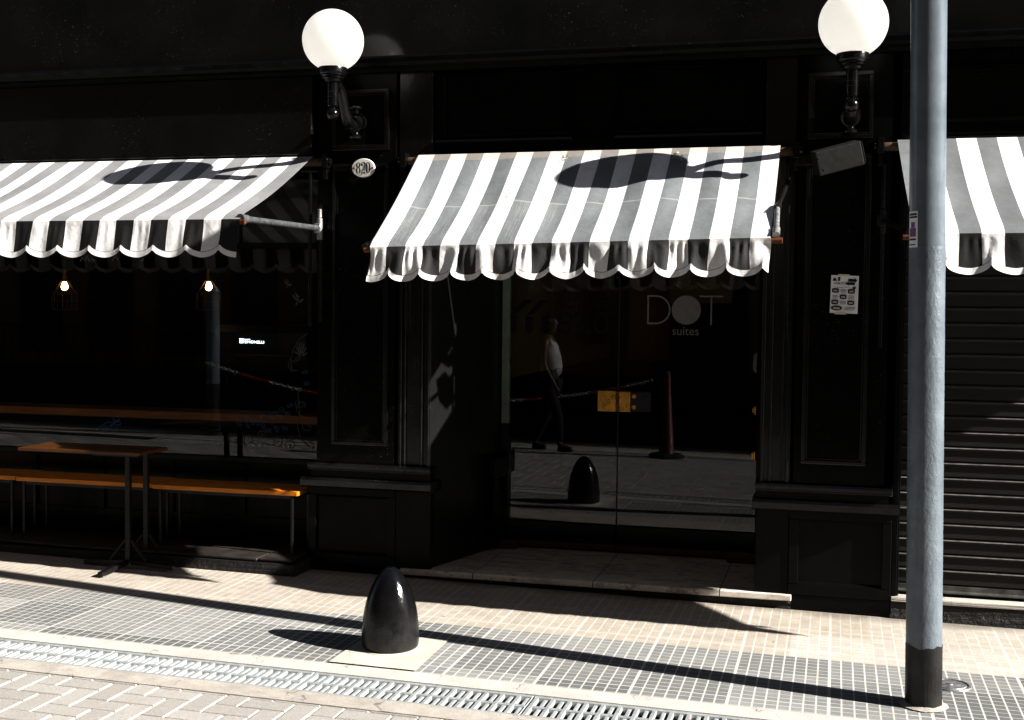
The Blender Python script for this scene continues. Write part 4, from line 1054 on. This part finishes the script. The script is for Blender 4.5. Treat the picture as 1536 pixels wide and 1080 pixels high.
# ------------------------------------------------------------------ flyer on the right pilaster
t = thing('flyer', 'white printed paper flyer taped to the black pilaster', 'flyer', (0.036, 0.012, 1.745))
TL, TR, BR, BL = Vector((-0.036, 0, 1.851)), Vector((0.110, 0, 1.846)), Vector((0.106, 0, 1.640)), Vector((-0.041, 0, 1.645))
def fp(u, v): return (TL.lerp(TR, u)).lerp(BL.lerp(BR, u), v)
mb = MB(); N = 10
gv = [[mb.bm.verts.new(Vector((p.x, 0.010 - 0.003 * math.sin(3.1 * i / N) * (1 if j in (0, N) else 0.5), p.z))) for i in range(N + 1) for p in [fp(i / N, j / N)]] for j in range(N + 1)]
for j in range(N):
    for i in range(N): mb.bm.faces.new((gv[j][i], gv[j][i + 1], gv[j + 1][i + 1], gv[j + 1][i]))
mb.build('sheet', M['paper'], t, 1.0)
mb = MB()
def blk(u0, u1, v0, v1, mb_=None): (mb_ or mb).poly([(p.x, 0.0045, p.z) for p in (fp(u0, v0), fp(u1, v0), fp(u1, v1), fp(u0, v1))])
p0, p1 = fp(0.11, 0.245), fp(0.53, 0.175); text_into(mb, "PABLO'S", p0.x, p1.x, p0.z, p1.z, 0.0045)
p0, p1 = fp(0.19, 0.335), fp(0.68, 0.300); text_into(mb, '15-6685-7814', p0.x, p1.x, p0.z, p1.z, 0.0045)
mb.poly([(p.x, 0.0045, p.z) for p in (fp(.62, .09), fp(.85, .09), fp(.85, .06), fp(.94, .125), fp(.85, .19), fp(.85, .155), fp(.62, .155))])
mb.poly([(p.x, 0.0043, p.z) for p in (fp(.86, .18), fp(.64, .18), fp(.64, .165), fp(.52, .215), fp(.64, .27), fp(.64, .245), fp(.86, .245))])
mb.poly([(p.x, 0.0045, p.z) for p in (fp(.06, .15), fp(.10, .08), fp(.14, .07), fp(.22, .15))])
mb.poly([(p.x, 0.0045, p.z) for p in (fp(.25, .05), fp(.33, .05), fp(.33, .10), fp(.30, .16), fp(.26, .15))])
for cu, cv in ((.175, .405), (.745, .415), (.46, .565), (.17, .71), (.74, .715)):
    P = []
    for k in range(16):
        a = 2 * math.pi * k / 16; P.append(fp(cu + 0.125 * math.copysign(abs(math.cos(a)) ** 0.5, math.cos(a)), cv + 0.058 * math.copysign(abs(math.sin(a)) ** 0.5, math.sin(a))))
    mb.poly([(p.x, 0.0045, p.z) for p in P])
P = [fp(.24 + .20 * math.cos(2 * math.pi * k / 24), .865 + .062 * math.sin(2 * math.pi * k / 24)) for k in range(24)]; mb.poly([(p.x, 0.0045, p.z) for p in P])
for cu, cv, wd in ((.46, .40, .24), (.17, .565, .23), (.75, .565, .24), (.46, .71, .24), (.70, .86, .42)):
    for q in (-.035, 0.0, .035): blk(cu - wd / 2 * random.uniform(.7, 1), cu + wd / 2 * random.uniform(.7, 1), cv + q, cv + q + 0.010)
mb.poly([(p.x, 0.0045, p.z) for p in (fp(.78, .35), fp(.80, .28), fp(.84, .30), fp(.90, .27), fp(.88, .36))])
mb.build('print', M['ink'], t)
mb = MB()
for cu, cv in ((.175, .405), (.745, .415), (.46, .565), (.17, .71), (.74, .715)):
    for q in (-.018, .008): blk(cu - .075, cu + .075, cv + q, cv + q + .012)
for q in (-.022, 0.0, .02): blk(.24 - .12, .24 + .12, .865 + q, .875 + q)
for v in mb.bm.verts: v.co.y = 0.0035
mb.build('reversed_print', M['paper'], t)
for u0, u1, v0, v1 in ((.25, .66, -.03, .022), (.18, .59, .975, 1.03)):
    mb = MB(); mb.poly([(p.x, 0.0025, p.z) for p in (fp(u0, v0), fp(u1, v0), fp(u1, v1), fp(u0, v1))]); mb.build('tape', M['tape'], t)

# ------------------------------------------------------------------ pole
PB = Vector((0.386, -1.512, gz(0.386))); lean = Vector((-0.0158, 0, 1))
t = thing('street_pole', 'blue grey painted steel pole with a black foot standing on the kerb', 'pole', PB)
def pz_(h): return PB + lean * h
mb = MB(); mb.cyl(pz_(-0.05), pz_(0.262), 0.0742, n=48, cap=False); mb.subdiv(3, 0.0006)
for v in mb.bm.verts:
    if v.co.z > 0.22: v.co.z += 0.004 * math.sin(v.co.x * 47) + 0.003 * math.sin(v.co.x * 113 + v.co.y * 71 + 1) + random.uniform(-0.0012, 0.0012)
mb.build('black_foot', M['pole_black'], t, 1.0)
mb = MB(); mb.cyl(pz_(0.255), pz_(1.93), 0.0730, n=64, cap=False); bmesh.ops.subdivide_edges(mb.bm, edges=[e for e in mb.bm.edges if abs(e.verts[0].co.z - e.verts[1].co.z) > 0.5], cuts=160); mb.jitter(0.0006); mb.build('rough_shaft', M['pole_rough'], t, 1.2)
mb = MB(); mb.cyl(pz_(1.925), pz_(4.05), 0.0722, n=64); mb.build('shaft', M['pole_smooth'], t, 1.0)
mb = MB(); mb.lathe([(0.0725, 0), (0.095, -0.002), (0.10, 0.004), (0.080, 0.012), (0.074, 0.014)], PB + Vector((0, 0, 0.001)), 40); mb.jitter(0.002); mb.build('mortar_collar', M['cement2'], t, 1.0)
mb = MB(); mb2 = MB(); mb3 = MB()
rr = 0.0738
def onp(a, z, dr=0.0): return (PB.x - 0.0158 * z + (rr + dr) * math.cos(a), PB.y + (rr + dr) * math.sin(a), z + PB.z)
a0, a1 = R(192), R(236)
def patch(m, s0, s1, z0, z1, dr):
    for k in range(8):
        p = a0 + (a1 - a0) * (s0 + (s1 - s0) * k / 8); q = a0 + (a1 - a0) * (s0 + (s1 - s0) * (k + 1) / 8)
        m.poly([onp(p, z0, dr), onp(q, z0, dr), onp(q, z1, dr), onp(p, z1, dr)])
patch(mb, 0, 1, 1.925, 2.075, 0.0)
st_ = mb.build('sticker', M['paper'], t, 1.2)
for z0, z1, s1 in ((2.058, 2.066, 0.9), (2.047, 2.054, 0.95), (1.955, 1.962, 0.85), (1.935, 1.939, .8)): patch(mb2, 0.1, s1, z0, z1, 0.0006)
mb2.build('sticker_text', M['ink'], st_)
patch(mb3, 0.15, 0.85, 1.970, 2.005, 0.0006); patch(mb3, 0.35, 0.75, 2.006, 2.030, 0.0006)
mb3.build('sticker_picture', simple('violet_print', (0.22, 0.12, 0.26), 0.6), st_)

# ------------------------------------------------------------------ bollard, pad, cover
BX = Vector((-2.022, -1.462, gz(-2.022)))
prof = [(0.0, 0.0), (0.129, 0.0), (0.1345, 0.012), (0.1370, 0.05), (0.1355, 0.10), (0.1290, 0.16), (0.1165, 0.22), (0.0985, 0.275), (0.0740, 0.325), (0.0480, 0.362), (0.0300, 0.378), (0.0180, 0.3835), (0.0, 0.385)]
fine = []
for (r0, z0), (r1, z1) in zip(prof, prof[1:]):
    for k in range(4): fine.append((r0 + (r1 - r0) * k / 4, z0 + (z1 - z0) * k / 4))
mb = MB(); mb.lathe(prof, BX + Vector((0, 0, 0.008)), 64)
bo = mb.build('bollard', M['bollard'], None, 1.2, BX); tag(bo, 'glossy black bullet shaped bollard on a pale cement pad', 'bollard')
sm = bo.modifiers.new('s', 'SUBSURF'); sm.levels = 1; sm.render_levels = 2
mb = MB(); P = [(-2.205, -1.772), (-1.785, -1.772), (-1.80, -1.245), (-2.20, -1.252)]
mb.poly([(x, y, gz(x) + 0.006) for x, y in P]); mb.subdiv(8, 0.0006)
struct(mb.build('cement_patch', M['pad']))
mb = MB(); mb.lathe([(0.150, 0.0), (0.146, 0.007), (0.136, 0.010), (0.0, 0.010)], BX, 40); mb.build('mortar_ring', M['pad'], None, 1.0); bpy.data.objects['mortar_ring']['kind'] = 'structure'
cx, cy = 0.52, -1.175
mb = MB(); mb.lathe([(0.092, 0.001), (0.090, 0.006), (0.080, 0.0065), (0.078, 0.003), (0.070, 0.003), (0.068, 0.006), (0.0, 0.0065)], (cx, cy, gz(cx)), 40); mb.lathe([(0.014, 0.0065), (0.012, 0.009), (0.0, 0.009)], (cx, cy, gz(cx)), 16)
o = mb.build('access_cover', M['galv'], None, 0.6, (cx, cy, gz(cx))); tag(o, 'small round metal access cover in the sidewalk beside the pole foot', 'access cover')

# ------------------------------------------------------------------ benches
def bench(x0, ztop, label):
    L = 0.988; y0, y1 = -0.075, 0.225
    t = thing('bench', label, 'bench', (x0, y0, 0.105), 'orange wooden benches under the cafe window')
    mb = MB()
    for k in range(2):
        a = y0 + k * 0.151; mb.box(x0 + 0.002, x0 + L - 0.002, a, a + 0.149, ztop - 0.028, ztop)
    mb.bevel(0.004, 2).build('seat', M['bench_wood'], t)
    for x in (x0 + 0.035, x0 + L - 0.055):
        for y in (y0 + 0.02, y1 - 0.045):
            mb = MB(); mb.box(x, x + 0.017, y, y + 0.017, 0.112, ztop - 0.0285); mb.bevel(0.002, 1).build('leg', M['dark_metal'], t)
    mb = MB(); mb.box(x0 + 0.058, x0 + L - 0.056, y0 + 0.022, y0 + 0.040, ztop - 0.05, ztop - 0.0295)
    for x in (x0 + 0.036, x0 + L - 0.054): mb.box(x, x + 0.018, y0 + 0.043, y1 - 0.046, ztop - 0.05, ztop - 0.0295)
    mb.build('seat_frame', M['dark_metal'], t)
    return t
BP = at(446, 738, -0.075); bx = BP.x - 0.988
b0 = bench(bx, BP.z, 'orange wooden bench nearest the pilaster, its end lit by the sun')
dup(b0, (bx - 0.988, -0.075, 0.105 + 0.004), 'orange wooden bench in the middle of the row, partly behind the cafe table')
dup(b0, (bx - 1.976, -0.075, 0.105 + 0.008), 'orange wooden bench at the far left of the row, cut by the picture edge')

# ------------------------------------------------------------------ cafe table
tx, ty = -4.115, -0.33; tz = gz(tx)
t = thing('cafe_table', 'small wooden cafe table on a black steel pedestal with a cross foot', 'table', (tx, ty, tz))
mb = MB(); mb.box(-4.72, -3.905, -0.585, -0.265, 0.770, 0.790); mb.bevel(0.004, 2).build('table_top', M['table_wood'], t)
for dy in (-0.03, 0.17):
    mb = MB(); mb.box(tx - 0.0155, tx + 0.0155, ty + dy - 0.0155, ty + dy + 0.0155, tz + 0.045, 0.764); mb.bevel(0.003, 1).build('column', M['dark_metal'], t)
    for a in (0, 90, 180, 270):
        mb = MB(); d = Vector((math.sin(R(a)), -math.cos(R(a)), 0)); L = 0.30 if a % 180 else (0.30 if (a == 0) == (dy < 0) else 0.07)
        if L < 0.1: continue
        o = Vector((tx, ty + dy, tz)); q = Vector((d.y, -d.x, 0)) * 0.016
        pts = [(o + d * 0.02, 0.050), (o + d * L, 0.034)]
        v = []
        for p, h in pts:
            for s in (-1, 1):
                for zz in (h - 0.028, h): v.append(mb.bm.verts.new(p + q * s + Vector((0, 0, zz))))
        for f in ((0, 1, 3, 2), (4, 6, 7, 5), (0, 4, 5, 1), (2, 3, 7, 6), (0, 2, 6, 4), (1, 5, 7, 3)): mb.bm.faces.new([v[i] for i in f])
        # brace up to the column
        if a % 180:
            mb.cyl(o + d * 0.12 + Vector((0, 0, 0.045)), o + d * 0.018 + Vector((0, 0, 0.17)), 0.012, n=8)
        mb.bevel(0.003, 1); ft = mb.build('foot', M['dark_metal'], t)
        mb = MB(); e = o + d * (L - 0.03); mb.cyl(e + Vector((0, 0, 0.001)), e + Vector((0, 0, 0.009)), 0.020, n=14); mb.cyl(e + Vector((0, 0, 0.009)), e + Vector((0, 0, 0.03)), 0.007, n=10); mb.build('glide', M['galv'], ft, 0.6)
mb = MB(); mb.box(tx - 0.15, tx + 0.15, ty - 0.17, ty - 0.13, 0.750, 0.7695); mb.box(tx - 0.02, tx + 0.02, ty - 0.13, ty + 0.19, 0.750, 0.7695); mb.build('top_plate', M['dark_metal'], t)

# ------------------------------------------------------------------ the other side of the street (seen in the glass)
OB = -9.6
t = thing('opposite_building', 'brown rendered building across the street with dark doorways, mirrored in the shop glass', 'building', (0, OB, 0))
mb = MB(); mb.box(-60, 70, -22, OB, -1.2, 15.8); mb.build('wall', M['brown_wall'], t)
mb = MB(); mb.box(-60, 70, OB + 0.001, OB + 0.03, -1.2, 0.66); mb.build('dark_base', M['ink'], t)
def wins(x0, x1, z0, z1, nm='window'):
    mb = MB(); mb.box(x0, x1, OB + 0.001, OB + 0.045, z0, z1); mb.bevel(0.01, 1).build(nm, M['ink'], t)
for x0, x1 in ((-5.12, -4.74), (-4.31, -3.98), (-3.70, -3.37)): wins(x0, x1, 1.14, 3.4)
wins(-2.58, -1.25, 0.661, 2.9, 'door'); wins(-0.6, 0.6, 0.661, 3.0, 'door')
for k in range(7): wins(-14 + k * 1.25, -13.25 + k * 1.25, 0.9, 3.1)
for k in range(9):
    for q in range(3): wins(-18 + k * 3.2, -16.6 + k * 3.2, 4.6 + q * 3.6, 7.0 + q * 3.6)
# steel post with chain
def chain_obj(a, b, sag, n, label):
    pts = [Vector(a).lerp(Vector(b), k / n) - Vector((0, 0, sag * 4 * (k / n) * (1 - k / n))) for k in range(n + 1)]
    t = thing('plastic_chain', label, 'chain', a)
    groups = {0: MB(), 1: MB()}
    for k in range(n):
        p, q = pts[k], pts[k + 1]; d = (q - p); L = d.length * 0.68; d.normalize(); c = (p + q) / 2
        s = Vector((0, 0, 1)) if k % 2 else Vector((0, 1, 0)); s = (s - d * s.dot(d)).normalized()
        loop = [c + d * (L * math.cos(u)) + s * (0.018 * math.sin(u)) for u in (6.283 * i / 12 for i in range(12))]
        groups[(k // 10) % 2].tube(loop, 0.006, 5, True)
    groups[0].build('white_links', M['white_plastic'], t, 1.2); groups[1].build('red_links', M['red_plastic'], t, 1.2)
chain_obj((-7.2, -5.5, 0.98), (-2.05, -5.5, 0.84), 0.37, 128, 'red and white plastic chain hung across the opposite kerb, mirrored in the shop glass')
def post(x, y, h, r, label):
    t = thing('steel_post', label, 'post', (x, y, gz(x)))
    mb = MB(); mb.cyl((x, y, 0.72), (x, y, h - 0.06), r, n=24); mb.build('shaft', M['pole_smooth'], t, 0.8)
    mb = MB(); mb.cyl((x, y, gz(x)), (x, y, 0.72), r * 1.02, n=24); mb.build('black_foot', M['pole_black'], t, 0.8)
    mb = MB(); mb.lathe([(r * 1.08, -0.06), (r * 1.08, -0.03), (0.0, 0.06)], (x, y, h), 24); mb.build('cap', M['pole_smooth'], t, 0.8)
post(-7.17, -5.62, 1.86, 0.078, 'blue grey steel post on the opposite kerb holding the chain, mirrored in the cafe window')
# railing
t = thing('railing', 'black iron railing in front of the opposite building', 'railing', (-10, -9.2, 0))
mb = MB()
for k in range(60): mb.cyl((-16 + k * 0.16, -9.2, 0.15), (-16 + k * 0.16, -9.2, 1.35), 0.010, n=6)
mb.build('bars', M['ink'], t)
mb = MB()
for z in (0.25, 1.3): mb.box(-16.1, -6.4, -9.22, -9.18, z, z + 0.035)
mb.build('rails', M['ink'], t)
# traffic delineator
x, y = -1.79, -4.90
t = thing('traffic_cone', 'slim red traffic cone with a black foot across the street, mirrored in the right door', 'traffic cone', (x, y, gz(x)))
mb = MB(); mb.lathe([(0.10, 0.03), (0.085, 0.05), (0.038, 0.93), (0.030, 0.95), (0.0, 0.955)], (x, y, gz(x)), 28); mb.build('body', M['cone_red'], t, 0.8)
mb = MB(); mb.lathe([(0.20, 0.0), (0.20, 0.025), (0.17, 0.045), (0.10, 0.05), (0.0, 0.05)], (x, y, gz(x)), 8); mb.build('foot', M['rubber'], t)
# shrub by the opposite wall
t = thing('planter_shrub', 'small leafy shrub against the opposite wall, mirrored in the left door', 'shrub', (-4.95, -9.4, 0.06))
mb = MB(); mb.lathe([(0.16, 0.0), (0.22, 0.6), (0.20, 0.6), (0.0, 0.55)], (-4.95, -9.35, 0.06), 20); mb.build('pot', M['dark_metal'], t, 0.6)
mb = MB(); rs = random.Random(4)
for k in range(420):
    d = Vector((rs.gauss(0, 1), rs.gauss(0, 1), rs.gauss(0, 0.8))).normalized() * rs.uniform(0.08, 0.34); c = Vector((-4.95, -9.35, 0.88)) + d
    u = Vector((rs.gauss(0, 1), rs.gauss(0, 1), rs.gauss(0, 1))).normalized() * 0.07; v = u.cross(Vector((rs.gauss(0, 1), rs.gauss(0, 1), rs.gauss(0, 1)))).normalized() * 0.03
    mb.poly([c - u, c + v, c + u, c - v])
mb.build('foliage', M['leaf'], t)

# ------------------------------------------------------------------ person across the street
def skinned(name, verts, edges, radii, mat, parent, sub=2, root=0):
    q = 0.87; verts = [Vector(v) * q for v in verts]; radii = [tuple(x * q for x in r) if isinstance(r, tuple) else r * q for r in radii]
    me = bpy.data.meshes.new(name); me.from_pydata([Vector(v) for v in verts], edges, [])
    o = bpy.data.objects.new(name, me); C.objects.link(o)
    md = o.modifiers.new('k', 'SKIN'); s2 = o.modifiers.new('s', 'SUBSURF'); s2.levels = sub; s2.render_levels = sub
    for i, r in enumerate(radii):
        me.skin_vertices[0].data[i].radius = r if isinstance(r, tuple) else (r, r); me.skin_vertices[0].data[i].use_root = (i == root)
    bpy.context.view_layer.update()
    m2 = bpy.data.meshes.new_from_object(o.evaluated_get(bpy.context.evaluated_depsgraph_get())); bpy.data.objects.remove(o)
    m2.name = name
    for p in m2.polygons: p.use_smooth = True
    return link(name, m2, mat, parent)
PX = Vector((-3.15, -4.98, gz(-3.15)))
t = thing('person', 'person in a white tank top and dark trousers, mirrored in the glass doors', 'person', PX)
# faces +x; x forward, y to the person's left
V, E_, Rr = [], [], []
def jv(p, r, par=None):
    V.append(p); Rr.append(r)
    if par is not None: E_.append((par, len(V) - 1))
    return len(V) - 1
pel = jv((0, 0, 0.95), (0.15, 0.12)); bel = jv((0.05, 0, 1.10), (0.16, 0.15), pel); ch = jv((0.0, 0, 1.30), (0.17, 0.12), bel); nk0 = jv((-0.01, 0, 1.45), (0.09, 0.08), ch)
nk = jv((0.01, 0, 1.51), 0.055, nk0); hd0 = jv((0.03, 0, 1.58), (0.070, 0.078), nk); hd = jv((0.03, 0, 1.66), (0.078, 0.092), hd0); hd1 = jv((0.02, 0, 1.73), (0.055, 0.07), hd)
nose = jv((0.125, 0, 1.63), 0.014, hd)
for s in (1, -1):
    sh_j = jv((-0.01, s * 0.19, 1.42), 0.06, nk0); el = jv((-0.04 + 0.03 * s, s * 0.26, 1.13), 0.042, sh_j); wr = jv((0.08 + 0.05 * s, s * 0.25, 0.89), 0.028, el); pm = jv((0.12 + 0.05 * s, s * 0.25, 0.82), 0.032, wr)
    for f in range(4): k1 = jv((0.105 + 0.05 * s + f * 0.016, s * 0.255, 0.765), 0.009, pm); jv((0.115 + 0.05 * s + f * 0.014, s * 0.245, 0.725 + 0.006 * abs(f - 1.5)), 0.008, k1)
    th_ = jv((0.16 + 0.05 * s, s * 0.235, 0.80), 0.010, pm)
    hp = jv((0.0, s * 0.10, 0.88), 0.095, pel); kn = jv((0.06 + 0.09 * s, s * 0.11, 0.49), 0.062, hp); an = jv((-0.02 + 0.20 * s, s * 0.11, 0.09), 0.040, kn); jv((0.13 + 0.20 * s, s * 0.12, 0.035), 0.034, an)
skinned('body', V, E_, Rr, M['skin'], t, 2)
skinned('tank_top', [(0.0, 0, 0.93), (0.055, 0, 1.10), (0.005, 0, 1.28), (-0.005, 0, 1.40), (0.0, 0.10, 1.455), (0.0, -0.10, 1.455)], [(0, 1), (1, 2), (2, 3), (3, 4), (3, 5)], [(0.165, 0.14), (0.178, 0.168), (0.185, 0.14), (0.14, 0.10), 0.045, 0.045], M['shirt'], t, 2)
V2, E2, R2 = [(0, 0, 0.96)], [], [(0.165, 0.135)]
for s in (1, -1):
    n0 = len(V2); V2 += [(0.0, s * 0.10, 0.86), (0.06 + 0.09 * s, s * 0.11, 0.49), (-0.02 + 0.20 * s, s * 0.11, 0.11)]; R2 += [0.108, 0.078, 0.060]; E2 += [(0, n0), (n0, n0 + 1), (n0 + 1, n0 + 2)]
skinned('trousers', V2, E2, R2, M['denim'], t, 2)
skinned('hair', [(-0.03, 0, 1.665), (0.0, 0, 1.735)], [(0, 1)], [(0.096, 0.096), (0.085, 0.092)], M['hair'], t, 2)
for s in (1, -1):
    skinned('shoe', [(-0.05 + 0.20 * s, s * 0.11, 0.045), (0.06 + 0.20 * s, s * 0.115, 0.04), (0.16 + 0.20 * s, s * 0.12, 0.035)], [(0, 1), (1, 2)], [0.048, 0.048, 0.038], M['ink'], t, 1)

# a dry leaf caught in the grate
c = at(1036, 1069, -2.05)
t_ = MB(); lz = gz(c.x) + 0.006
for a, b, q, d in (((-0.022, -0.004), (-0.006, 0.011), (0.012, 0.008), 0.004), ((-0.022, -0.004), (0.012, 0.008), (0.027, 0.0), 0.0), ((-0.022, -0.004), (0.027, 0.0), (0.004, -0.012), 0.006)):
    t_.poly([(c.x + a[0], -2.05 + a[1], lz), (c.x + b[0], -2.05 + b[1], lz + d), (c.x + q[0], -2.05 + q[1], lz + d)])
o = t_.build('dry_leaf', simple('dry_orange_leaf', (0.55, 0.22, 0.06), 0.7), None, None, (c.x, -2.05, lz)); tag(o, 'small dry orange leaf lying on the drain grate', 'leaf')
